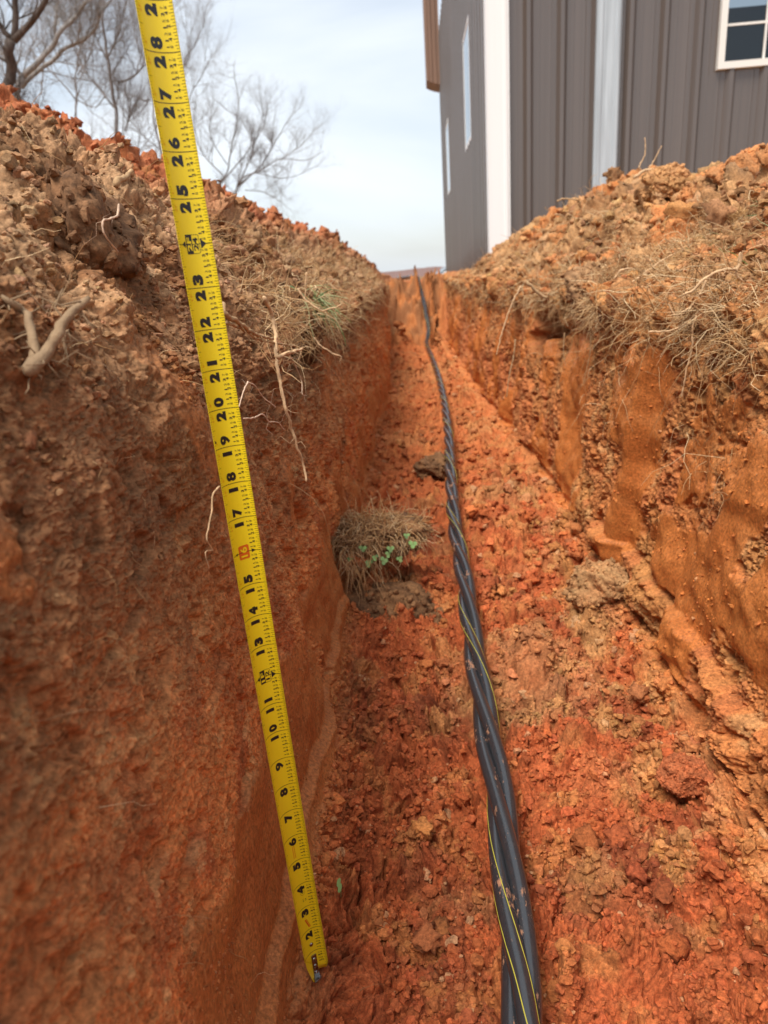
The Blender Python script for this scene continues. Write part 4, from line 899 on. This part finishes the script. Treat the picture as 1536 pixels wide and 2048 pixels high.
# orange arrow below 3, round mark and small print above it, orange line of print above 5
line([(2.10 * 25.4, 1.0), (2.48 * 25.4, -1.8)], 1.1, 1); line([(2.10 * 25.4, 2.2), (2.48 * 25.4, -.6)], .5, 1)
cx0, cy0 = 3.62 * 25.4, .2
line([(cx0 + 2.6 * math.cos(a), cy0 + 2.0 * math.sin(a)) for a in np.linspace(0, 6.283, 22)], .16); put('R', 3.62, .2, 1.9, 1.5, .0)
put('M 1', 3.30, -.2, 1.3, 3.0, .0); put('II', 3.30, 2.0, 1.1, 2.0, .0)
bar(5.12 * 25.4, -2.2, 5.62 * 25.4, -1.5, 2); bar(5.12 * 25.4, -.7, 5.62 * 25.4, .0, 2)
NG = []                                                    # yellow letters on the dark boxes
def put_y(*a, **k):
    put(*a, **k); NG.append(LAY[0].pop())
put_y('1F', 12, -2.45, 3.0, 8.0, .03); put_y('2F', 24, -2.45, 3.0, 8.0, .03); put_y('16', 16, -.8, 5.2, 7.4, .02)
te = empty('tape_measure', tuple(TP0)); tag(te, 'yellow tape measure blade standing against the left trench wall', 'tape measure')
blade_v, blade_f3, blade_f4, blade_m = [], [], [], []; bn = 0
def flush(layer, lift, mi):
    global bn
    if not layer: return
    bm = bmesh.new()
    for V, T in layer:
        vs = [bm.verts.new((x, y, 0)) for x, y in V]
        for t in T:
            try: bm.faces.new([vs[i] for i in t])
            except ValueError: pass
    for c in np.arange(-11.2, 11.3, 1.4):
        bmesh.ops.bisect_plane(bm, geom=bm.verts[:] + bm.edges[:] + bm.faces[:], plane_co=(0, float(c), 0), plane_no=(0, 1, 0), dist=1e-5)
    bmesh.ops.triangulate(bm, faces=bm.faces[:])
    bm.verts.index_update()
    V = np.array([v.co[:2] for v in bm.verts]); F = np.array([[v.index for v in f.verts] for f in bm.faces]); bm.free()
    P = tape_pt(V[:, 0] / 25.4, V[:, 1], lift)
    A = P[F]; nn = np.cross(A[:, 1] - A[:, 0], A[:, 2] - A[:, 0]); flip = np.sum(nn * TN_, 1) > 0
    F[flip] = F[flip][:, ::-1]
    blade_v.append(P); blade_f3.append(F + bn); blade_m.append(np.full(len(F), mi)); bn += len(P)
# the blade itself, front and back with an edge, cut away at the lower left
ts = np.linspace(-HALF, HALF, 25)
def s_low(t): return np.where(t < -3.5, .98 - (t + HALF) * .06, np.where(t < 2.0, .55 - (t + 3.5) * .04, .12 + np.clip((t - (HALF - 3)) / 3, 0, 1) ** 2 * .28))
rows = np.concatenate([[0], np.cumsum(np.full(160, 1 / 160.0))])
S0 = s_low(ts); Sg = S0[None, :] + (NT - S0[None, :]) * rows[:, None]; Tg = np.broadcast_to(ts[None], Sg.shape)
Pf = tape_pt(Sg.ravel(), Tg.ravel(), 0); Pb = tape_pt(Sg.ravel(), Tg.ravel(), -.00022)
nr, ncol = Sg.shape; i = np.arange(nr - 1)[:, None] * ncol; j = np.arange(ncol - 1)[None]
Fq = np.stack([i + j, i + j + 1, i + ncol + j + 1, i + ncol + j], -1).reshape(-1, 4); m_ = nr * ncol
rim = [k for k in range(ncol)] + [r * ncol + ncol - 1 for r in range(1, nr)] + [(nr - 1) * ncol + k for k in range(ncol - 2, -1, -1)] + [r * ncol for r in range(nr - 2, 0, -1)]
Fr = np.array([(rim[q], rim[(q + 1) % len(rim)], rim[(q + 1) % len(rim)] + m_, rim[q] + m_) for q in range(len(rim))])[:, ::-1]
Fall = np.concatenate([Fq, Fq[:, ::-1] + m_, Fr])
blade_v.append(np.concatenate([Pf, Pb])); blade_f4.append(Fall); bn += 2 * m_
flush(LAY[0], .00009, 1); flush(LAY[1], .00009, 2); flush(LAY[2], .00009, 3); flush(NG, .00016, 0)
bl = mesh_np('blade', np.concatenate(blade_v) - TP0, [np.concatenate(blade_f4), np.concatenate(blade_f3)], M_TY, te, smooth=True)
for m in (M_TB, M_TRD, M_TRF): bl.data.materials.append(m)
bl.data.polygons.foreach_set('material_index', np.concatenate([np.zeros(len(Fall), int)] + blade_m).astype(np.int32))
# end hook with its rivets
M_STEEL = mat('hook_steel', (.33, .32, .31), .22, 1.0)
mb = MB()
hs = np.linspace(-.10, .86, 14); ht = np.linspace(-2.6, 2.4, 7)
Hs, Ht = np.meshgrid(hs, ht, indexing='ij')
Pf = tape_pt(Hs.ravel(), Ht.ravel(), .0010) - TP0; Pb = tape_pt(Hs.ravel(), Ht.ravel(), .0002) - TP0
ncol = 7; i = np.arange(13)[:, None] * ncol; j = np.arange(6)[None]; Fq = np.stack([i + j, i + j + 1, i + ncol + j + 1, i + ncol + j], -1).reshape(-1, 4)
rim = [k for k in range(ncol)] + [r * ncol + 6 for r in range(1, 14)] + [13 * ncol + k for k in range(5, -1, -1)] + [r * ncol for r in range(12, 0, -1)]
mb.add(np.concatenate([Pf, Pb]), np.concatenate([Fq, Fq[:, ::-1] + 98, np.array([(rim[q], rim[(q + 1) % len(rim)], rim[(q + 1) % len(rim)] + 98, rim[q] + 98) for q in range(len(rim))])[:, ::-1]]))
hook = mb.build('hook', M_STEEL, te, smooth=False)
mb = MB()                                                  # bent-over end of the hook, its prong turned towards the camera
e0 = tape_pt([-.10], [-4.2], .0012)[0] - TP0; e1 = tape_pt([-.10], [3.0], .0012)[0] - TP0
nrm0 = -TN_
for a, b, hgt in ((0, 1, 1),):
    A_, B_ = e0, e1; th = TD * .0011
    V = [A_ + TN_ * .004, B_ + TN_ * .004, B_ + nrm0 * .003, A_ + nrm0 * .004 - TW * .001]
    V = V + [v - th for v in V]
    mb.add(V, [(0, 1, 2, 3), (7, 6, 5, 4), (0, 4, 5, 1), (1, 5, 6, 2), (2, 6, 7, 3), (3, 7, 4, 0)])
mb.build('hook_prong', M_STEEL, te, smooth=False)
# worn yellow tongue of the blade that tapers past the rivets on the left
mb = MB(); q0 = tape_pt([.98, .60, -.20, -.30, -.05, .52], [-HALF, -10.5, -5.2, -3.8, -2.9, -2.8], .0003) - TP0
q1 = q0 + TN_ * .0005
mb.add(np.concatenate([q0, q1]), [(0, 1, 4, 5), (9 + 2, 6 + 4, 6 + 1, 6 + 0)], [(1, 2, 4), (2, 3, 4), (6 + 1, 6 + 4, 6 + 2), (6 + 2, 6 + 4, 6 + 3)])
mb.add(np.concatenate([q0, q1]), [(a, a + 6, (a + 1) % 6 + 6, (a + 1) % 6) for a in range(6)])
mb.build('blade_tip', M_TY, te, smooth=False)
V_, F_ = ico(3); 
for k, (s, t) in enumerate(((.08, -.1), (.38, -.1), (.68, -.1), (1.33, -.1))):
    c = tape_pt([s], [t], .0011 if k < 3 else .0002)[0] - TP0
    V = V_ * .0019; hN = V @ (-TN_); V = V - np.outer(hN, -TN_) * .45
    mesh_np('rivet', V + c, F_, M_STEEL, te)
# ---------------------------------------------------------------- field, hill, car, trees
gm = soil_mat('field_soil', False, (.30, .17, .08), .4, .9)
xs = np.unique(np.concatenate([np.linspace(-400, -20, 20), np.linspace(-20, -2.95, 16), [-2.95, 2.95], np.linspace(2.95, 20, 16), np.linspace(20, 400, 20)]))
ys = np.unique(np.concatenate([np.linspace(-200, -10, 8), np.linspace(-10, -1.45, 6), [-1.45, 9.75], np.linspace(-1.45, 9.75, 8), np.linspace(9.75, 60, 40), np.linspace(60, 600, 30)]))
def field_z(x, y): return -.095 - 1.1 * sst(14, 27, y) - 2.4 * sst(27, 110, y) + .03 * perlin(x * .4, y * .4, 950) * sst(11, 16, np.abs(y) + np.abs(x))
Xg, Yg = np.meshgrid(xs, ys); Zg = field_z(Xg.ravel(), Yg.ravel())
F = grid_faces(len(ys), len(xs), 0); cx = Xg.ravel()[F].mean(1); cy = Yg.ravel()[F].mean(1)
F = F[~((np.abs(cx) < 2.95) & (cy > -1.45) & (cy < 9.75))]
tag(mesh_np('ground', np.stack([Xg.ravel(), Yg.ravel(), Zg], 1), F, gm), kind='structure')
hx = np.linspace(-260, 260, 200); hy = np.linspace(0, 1, 24)
Hx, Hy = np.meshgrid(hx, hy)
prof = np.sin(np.clip(Hy, 0, 1) * np.pi * .5) ** .7
hz = -3.4 + prof * (4.3 + 1.6 * fbm(Hx / 60 + 3, 0 * Hx, 2, 960) + .012 * Hx) + .25 * fbm(Hx / 3, Hy * 9, 3, 961) * prof
hm = soil_mat('hill_woods', False, (.21, .125, .105), .2, .7)
tag(mesh_np('hill', np.stack([Hx.ravel(), 190 + Hy.ravel() * 60, hz.ravel()], 1), grid_faces(24, 200, 0), hm), kind='structure')

def car(label, paint, loc, rz):
    e = empty('parked_car', loc, rz); tag(e, label, 'car')
    mp_ = mat('car_paint', paint, .28, spec=.6); gl = mat('car_glass', (.02, .022, .025), .08); ru = mat('car_tyre', (.02, .02, .02), .8); al = mat('car_rim', (.55, .55, .56), .3, .9)
    # side outline, nose at -x
    out = [(-2.2, .35), (-2.22, .62), (-2.05, .78), (-1.15, .92), (-.35, 1.42), (.2, 1.47), (1.1, 1.44), (1.75, 1.10), (2.15, 1.02), (2.22, .6), (2.15, .33)]
    def shell(pts, w, inset, zc):
        V = []
        for sgn in (-1, 1):
            for x, z in pts: V.append((x, sgn * (w - inset * max(0, z - zc)), z))
        n = len(pts)
        f4 = [(k, (k + 1) % n, (k + 1) % n + n, k + n) for k in range(n)]
        return V, n, f4
    V, n, f4 = shell(out, .86, .34, .9)
    bm = bmesh.new(); vs = [bm.verts.new(v) for v in V]
    for f in f4: bm.faces.new([vs[i] for i in f])
    bm.faces.new([vs[i] for i in range(n)][::-1]); bm.faces.new([vs[i + n] for i in range(n)])
    bmesh.ops.recalc_face_normals(bm, faces=bm.faces[:]); bmesh.ops.bevel(bm, geom=bm.edges[:], offset=.05, segments=3, affect='EDGES', profile=.6)
    me = bpy.data.meshes.new('body'); bm.to_mesh(me); bm.free(); me.materials.append(mp_)
    for p in me.polygons: p.use_smooth = True
    b = bpy.data.objects.new('body', me); COL.objects.link(b); b.parent = e
    for sgn in (-1, 1):
        for quad in ([(-.98, .97), (-.33, 1.35), (.18, 1.385), (.18, .97)], [(.26, .97), (.26, 1.385), (1.02, 1.36), (1.55, 1.07), (1.5, .97)]):
            mb = MB(); V = []
            for d in (0, .02):
                for x, z in quad: V.append((x, sgn * (.865 - .34 * max(0, z - .9) + d - .012), z))
            k = len(quad); mb.add(V, [(i, (i + 1) % k, (i + 1) % k + k, i + k) for i in range(k)], [(0, i, i + 1) for i in range(1, k - 1)] + [(k, k + i + 1, k + i) for i in range(1, k - 1)])
            mb.build('window', gl, b, smooth=False)
    mb = MB(); V = [(-1.10, -.72, .955), (-1.10, .72, .955), (-.40, .62, 1.40), (-.40, -.62, 1.40)]; V += [(x - .02, y, z + .025) for x, y, z in V]
    mb.add(V, [(0, 1, 2, 3), (7, 6, 5, 4), (0, 4, 5, 1), (1, 5, 6, 2), (2, 6, 7, 3), (3, 7, 4, 0)]); mb.build('windscreen', gl, b, smooth=False)
    for x in (-1.38, 1.36):
        for sgn in (-1, 1):
            t = MB(); t.tube([(x, sgn * .70, .33), (x, sgn * .74, .33), (x, sgn * .86, .33), (x, sgn * .885, .33)], [.30, .33, .33, .30], 28); w = t.build('wheel', ru, e)
            t = MB(); t.tube([(x, sgn * .87, .33), (x, sgn * .895, .33)], [.20, .19], 20); t.build('rim', al, w)
    for sgn in (-1, 1):
        t = MB(); t.box((-2.215, sgn * .62 - .16, .62), (-2.10, sgn * .62 + .16, .74)); t.build('headlight', mat('lamp_glass', (.7, .72, .75), .15), e, smooth=False)
    return e
car('white parked car half hidden behind the far corner of the brown building', (.78, .78, .76), (1.50, 26.0, -1.32), math.radians(8))
car('dark red parked car showing just left of the white car beyond the trench', (.20, .025, .02), (2.35, 31.0, -1.16), math.radians(4))

def bark(name, c):
    m = mat(name, c, .9, spec=.2); t = m.node_tree; b = t.nodes['Principled BSDF']
    n = noise_node(t, 30, 5, .7, mscale=(1, 1, .25)); r = N(t, 'ShaderNodeValToRGB')
    r.color_ramp.elements[0].position = .35; r.color_ramp.elements[0].color = (*(x * .55 for x in c), 1); r.color_ramp.elements[1].position = .7; r.color_ramp.elements[1].color = (*(min(1, x * 1.5) for x in c), 1)
    t.links.new(n.outputs[0], r.inputs[0]); t.links.new(r.outputs[0], b.inputs['Base Color'])
    bp = N(t, 'ShaderNodeBump'); bp.inputs['Strength'].default_value = .6; bp.inputs['Distance'].default_value = .01; t.links.new(n.outputs[0], bp.inputs['Height']); t.links.new(bp.outputs[0], b.inputs['Normal'])
    return m
BK = {'dark': bark('bark_dark', (.11, .085, .07)), 'grey': bark('bark_grey', (.33, .30, .275)), 'brown': bark('bark_brown', (.30, .265, .245))}
def tree(label, limbs, bk, seed, twig, group):
    g = np.random.default_rng(seed)
    P0, r0, r1 = limbs[0]; gz = -.1
    base_ = (P0[0][0], P0[0][1], gz)
    e = empty('bare_tree', base_); tag(e, label, 'tree', group)
    B_ = np.array(base_); tr, cr = MB(), MB()
    def wander(P, r0, r1, mb, k, step):
        Q, s = smooth_path(P, step); u = s / s[-1]
        Q = Q + np.stack([fbm(s * 1.6 + seed * 3.1, 0 * s + q * 5, 2, 970 + q) for q in range(3)], 1) * np.array([.05, .25, .04]) * min(1, s[-1] / 2) * u[:, None] ** .5
        R = r0 + (r1 - r0) * u; mb.tube(Q - B_, R, k); return Q, R
    def sprout(Q, R, lvl, L):
        n = {0: twig + (4 if seed > 2 else 2), 1: 8, 2: 6, 3: 4}[lvl]
        for q in range(n):
            i = int(len(Q) * (.18 + .8 * g.random())); i = min(i, len(Q) - 2)
            T = Q[i + 1] - Q[i]; T /= np.linalg.norm(T) + 1e-9
            d = T * .75 + g.normal(size=3) * np.array([.55, .5, .5]) + np.array([0, 0, .28 if lvl < 2 else .12]); d /= np.linalg.norm(d)
            l = L * (.45 + .75 * g.random()); K = 6 if lvl < 2 else 4
            P = [Q[i]]; 
            for k in range(K): 
                d = d + g.normal(size=3) * .17 + np.array([0, 0, .05]); d /= np.linalg.norm(d); P.append(P[-1] + d * l / K)
            P = np.array(P); ra = min(R[i] * .6, {0: .011, 1: .006, 2: .0040, 3: .0030}[lvl]); Rr = np.linspace(ra, ra * .35, len(P))
            cr.tube(P - B_, Rr, 5 if lvl < 1 else 3, cap=False)
            if lvl < 3: sprout(P, Rr, lvl + 1, L * .55)
    for k, (P, a, b) in enumerate(limbs):
        P = [tuple(p) for p in P]
        if k == 0: P = [(P[0][0], P[0][1], gz)] + ([p for p in P if p[2] > .15] or P)
        mb = tr if k == 0 else cr
        a, b = (a, b) if seed < 3 else (a * .75, b * .6)
        Q, R = wander(P, a * (1.25 if k == 0 else 1), b, mb, 10 if k == 0 else 8, .12)
        sprout(Q, R, 0, .62 if seed > 5 else 1.0)
    tr.build('trunk', BK[bk], e); cr.build('crown', BK[bk], e)
    return e
GTR = 'bare winter trees beyond the left spoil bank'
tree('dark thick trunked bare tree at the left picture edge', TREES['t1'], 'dark', 1, 5, GTR)
tree('grey bare tree with long forking limbs next to the dark trunk', TREES['t2'], 'grey', 2, 9, GTR)
tree('tall bare tree with a leaning trunk just left of the tape', TREES['t3'], 'brown', 3, 8, GTR)
tree('slim far bare tree between the grey tree and the leaning tree', TREES['t4'], 'brown', 4, 10, GTR)
tree('slim far bare tree standing behind the tape blade', TREES['t5'], 'brown', 5, 10, GTR)
tree('bushy upright bare tree just right of the tape', TREES['t6'], 'brown', 6, 9, GTR)
tree('rightmost bare tree with low limbs spreading over the spoil', TREES['t7'], 'brown', 7, 9, GTR)
# ---------------------------------------------------------------- the metal sided building
def metal(name, c, rough=.42, spec=.5, streak=.12, ms=(14, 14, .3)):
    m = mat(name, c, rough, spec=spec); t = m.node_tree; b = t.nodes['Principled BSDF']
    n = noise_node(t, 1.0, 4, .6, mscale=ms); mr = N(t, 'ShaderNodeMapRange'); mr.inputs['From Min'].default_value = .3; mr.inputs['From Max'].default_value = .7; mr.inputs['To Min'].default_value = 1 - streak; mr.inputs['To Max'].default_value = 1 + streak
    vm = N(t, 'ShaderNodeVectorMath', operation='SCALE'); vm.inputs[0].default_value = c
    t.links.new(n.outputs[0], mr.inputs['Value']); t.links.new(mr.outputs[0], vm.inputs['Scale']); t.links.new(vm.outputs[0], b.inputs['Base Color']); return m
M_WALL = metal('bronze_siding', (.110, .086, .072), .22, .9); M_TRIM = metal('white_trim', (.80, .80, .78), .4, .5, .05); M_GALV = metal('galvanised_steel', (.42, .47, .50), .38, .5, .22, (30, 30, 1.2))
M_BROWN = metal('brown_fascia', (.26, .155, .105), .5, .5, .2, (20, 20, .6)); M_FRAME = mat('window_vinyl', (.78, .76, .70), .45)
M_IN = mat('interior_dark', (.05, .048, .045), .8)
M_GLASS = bpy.data.materials.new('glass'); M_GLASS.use_nodes = True
t = M_GLASS.node_tree
for n in list(t.nodes): t.nodes.remove(n)
o_ = N(t, 'ShaderNodeOutputMaterial'); g_ = N(t, 'ShaderNodeBsdfGlossy'); g_.inputs['Roughness'].default_value = .02; g_.inputs['Color'].default_value = (.9, .95, 1, 1)
tr_ = N(t, 'ShaderNodeBsdfTransparent'); tr_.inputs['Color'].default_value = (.62, .66, .68, 1); fr = N(t, 'ShaderNodeFresnel'); fr.inputs['IOR'].default_value = 1.5
mx = N(t, 'ShaderNodeMixShader'); t.links.new(fr.outputs[0], mx.inputs[0]); t.links.new(tr_.outputs[0], mx.inputs[1]); t.links.new(g_.outputs[0], mx.inputs[2]); t.links.new(mx.outputs[0], o_.inputs[0])
BX0, BX1, BY0, BY1, BZ0, BZ1 = .575, 9.0, 5.6, 13.3, -.12, 3.55
bl_ = empty('metal_building', (BX0, BY0, BZ0)); tag(bl_, 'dark brown ribbed metal building with white corner trim on the right', 'building')
bl_off = np.array([BX0, BY0, BZ0])
def rib_profile(a, b, first):
    """stations along the wall: (pos, height)"""
    pts = [(a, 0)]; k = math.floor((a - first) / .2286) - 1
    while first + k * .2286 < b + .3:
        c = first + k * .2286
        for x, h in ((c - .036, 0), (c - .013, .030), (c + .013, .030), (c + .036, 0)): pts.append((x, h))
        for mct in (.0762, .1524):
            for x, h in ((c + mct - .009, 0), (c + mct - .004, .0022), (c + mct + .004, .0022), (c + mct + .009, 0)): pts.append((x, h))
        k += 1
    pts = sorted(p for p in pts if a <= p[0] <= b); 
    if pts[-1][0] < b: pts.append((b, 0))
    return pts
def siding(name, axis, a, b, zr, plane, outdir, first, parent):
    """ribbed sheet; zr(pos) gives the list of z spans left solid at that position"""
    mb = MB(); pr = rib_profile(a, b, first)
    for (p, h), (q, k) in zip(pr[:-1], pr[1:]):
        for z0, z1 in zr((p + q) / 2):
            A = lambda u, hh, z: ((u, plane + outdir * hh, z) if axis == 'x' else (plane + outdir * hh, u, z))
            V = [A(p, h, z0), A(q, k, z0), A(q, k, z1), A(p, h, z1), A(p, -.03, z0), A(q, -.03, z0), A(q, -.03, z1), A(p, -.03, z1)]
            mb.add(np.array(V) - bl_off, [(0, 1, 2, 3), (5, 4, 7, 6), (3, 2, 6, 7), (0, 4, 5, 1)])
    return mb.build(name, M_WALL, parent, smooth=False)
WX0, WX1, WZ0, WZ1 = 2.125, 3.04, 1.175, 2.45
siding('front_wall', 'x', BX0 + .003, BX1, lambda p: [(BZ0, WZ0), (WZ1, BZ1)] if WX0 < p < WX1 else [(BZ0, BZ1)], BY0, -1, 1.758, bl_)
WINS = [(7.0, 7.73, 1.088, 2.03), (10.95, 11.75, 1.07, 1.99)]
def zr_side(p):
    for y0, y1, z0, z1 in WINS:
        if y0 < p < y1: return [(BZ0, z0), (z1, BZ1)]
    return [(BZ0, BZ1)]
siding('side_wall', 'y', BY0 + .003, BY1, zr_side, BX0, -1, 5.75, bl_)
def box(name, a, b, m, parent, off=None, bev=0.0):
    off = bl_off if off is None else off
    mb = MB(); mb.box(np.array(a) - off, np.array(b) - off); o = mb.build(name, m, parent, smooth=False)
    if bev:
        md = o.modifiers.new('bevel', 'BEVEL'); md.width = bev; md.segments = 2
    return o
# the white corner trim: flat face, returned edge and a raised bead
mb = MB(); F0 = BY0 - .034
mb.box(np.array((BX0 - .020, F0 - .004, BZ0)) - bl_off, np.array((BX0 + .100, F0, BZ1)) - bl_off)
mb.box(np.array((BX0 + .100, F0 - .014, BZ0)) - bl_off, np.array((BX0 + .118, F0, BZ1)) - bl_off)
mb.box(np.array((BX0 + .118, F0 - .005, BZ0)) - bl_off, np.array((BX0 + .136, F0 + .002, BZ1)) - bl_off)
mb.box(np.array((BX0 - .020, F0, BZ0)) - bl_off, np.array((BX0 - .016, F0 + .13, BZ1)) - bl_off)
mb.build('corner_trim', M_TRIM, bl_, smooth=False)
# the galvanised post in front of the wall
mb = MB(); x0 = 1.292; y = BY0 - .06
prof = [(0, 0), (.016, -.016), (.034, -.016), (.046, -.006), (.120, -.006), (.132, -.016), (.150, -.016), (.164, 0), (.164, .055), (0, .055)]
V = [(x0 + a - BX0, y + b - BY0, z) for z in (0, BZ1 - BZ0) for a, b in prof]; n = len(prof)
mb.add(V, [(k, (k + 1) % n, (k + 1) % n + n, k + n) for k in range(n)]); po = mb.build('steel_post', M_GALV, bl_, smooth=False); po['label'] = 'pale galvanised steel post'
# front window
w = box('window', (WX0 - .012, BY0 - .038, WZ0 - .012), (WX0 + .030, BY0 + .05, WZ1 + .012), M_FRAME, bl_)
f_ = MB()
for a, b in (((WX1 - .030, BY0 - .038, WZ0 - .012), (WX1 + .012, BY0 + .05, WZ1 + .012)), ((WX0 + .030, BY0 - .038, WZ0 - .012), (WX1 - .030, BY0 + .05, WZ0 + .030)), ((WX0 + .030, BY0 - .038, WZ1 - .030), (WX1 - .030, BY0 + .05, WZ1 + .012))):
    f_.box(np.array(a) - bl_off, np.array(b) - bl_off)
f_.build('frame', M_FRAME, w, smooth=False)
box('pane', (WX0 + .030, BY0 + .004, WZ0 + .030), (WX1 - .030, BY0 + .008, WZ1 - .030), M_GLASS, w)
mu = MB(); 
for zz in (1.425, 1.80): mu.box(np.array((WX0 + .03, BY0 - .006, zz - .007)) - bl_off, np.array((WX1 - .03, BY0 + .003, zz + .007)) - bl_off)
for xx in (2.425, 2.74): mu.box(np.array((xx - .007, BY0 - .008, WZ0 + .03)) - bl_off, np.array((xx + .007, BY0 + .0025, WZ1 - .03)) - bl_off)
mu.build('muntins', M_FRAME, w, smooth=False)
for y0, y1, z0, z1 in WINS:
    f_ = MB(); X = BX0
    for a, b in (((X - .024, y0, z0), (X + .03, y0 + .03, z1)), ((X - .024, y1 - .03, z0), (X + .03, y1, z1)), ((X - .024, y0 + .03, z0), (X + .03, y1 - .03, z0 + .03)), ((X - .024, y0 + .03, z1 - .03), (X + .03, y1 - .03, z1))):
        f_.box(np.array(a) - bl_off, np.array(b) - bl_off)
    sw = f_.build('window', M_TRIM, bl_, smooth=False)
    box('blind', (X + .012, y0 + .03, z0 + .03), (X + .020, y1 - .03, z1 - .03), M_FRAME, sw)
    box('pane', (X - .02, y0 + .025, z0 + .02), (X - .015, y1 - .025, z1 - .02), M_GLASS, sw)
# far corner porch: brown boxed fascia hanging outside the side wall
mb = MB(); fx = [(.335, .0), (.352, .012), (.375, .0), (.400, .016), (.430, .0), (.465, .014), (.510, .0), (.560, .008)]
for k in range(len(fx) - 1):
    (a, d), (b, _) = fx[k], fx[k + 1]
    mb.box(np.array((a, BY1 - .25 - d, 2.93 - .012 * k)) - bl_off, np.array((b, BY1 + .3, 5.2)) - bl_off)
mb.build('porch_fascia', M_BROWN, bl_, smooth=False)
mb = MB()                                                   # roof slab, low pitch, above the picture
mb.add(np.array([(BX0 - .05, BY0 - .35, BZ1 + .03), (BX1, BY0 - .35, BZ1 + .03), (BX1, BY1 + .2, BZ1 + 1.2), (BX0 - .05, BY1 + .2, BZ1 + 1.2), (BX0 - .05, BY0 - .35, BZ1 + .13), (BX1, BY0 - .35, BZ1 + .13), (BX1, BY1 + .2, BZ1 + 1.3), (BX0 - .05, BY1 + .2, BZ1 + 1.3)]) - bl_off,
       [(0, 3, 2, 1), (4, 5, 6, 7), (0, 1, 5, 4), (1, 2, 6, 5), (2, 3, 7, 6), (3, 0, 4, 7)])
mb.build('roof', M_BROWN, bl_, smooth=False)
for k in range(7):                                          # rafters seen through the window
    x = 1.2 + k * .8
    mb = MB(); mb.add(np.array([(x, BY0 + .06, 3.2), (x + .05, BY0 + .06, 3.2), (x + .05, BY1, 4.2), (x, BY1, 4.2), (x, BY0 + .06, 3.4), (x + .05, BY0 + .06, 3.4), (x + .05, BY1, 4.4), (x, BY1, 4.4)]) - bl_off,
                      [(0, 3, 2, 1), (4, 5, 6, 7), (0, 1, 5, 4), (1, 2, 6, 5), (2, 3, 7, 6), (3, 0, 4, 7)]); mb.build('rafter', M_IN, bl_, smooth=False)
for x0, x1, z0, z1 in ((BX0, 2.9, BZ0, 3.6), (3.7, 5.2, BZ0, 3.6), (6.2, BX1, BZ0, 3.6), (2.9, 3.7, BZ0, 2.0), (5.2, 6.2, BZ0, 2.0), (2.9, 3.7, 2.75, 3.6), (5.2, 6.2, 2.75, 3.6)):
    mb = MB(); mb.box(np.array((x0, BY1 - .06, z0)) - bl_off, np.array((x1, BY1 - .01, z1)) - bl_off); mb.build('back_wall', M_IN, bl_, smooth=False)
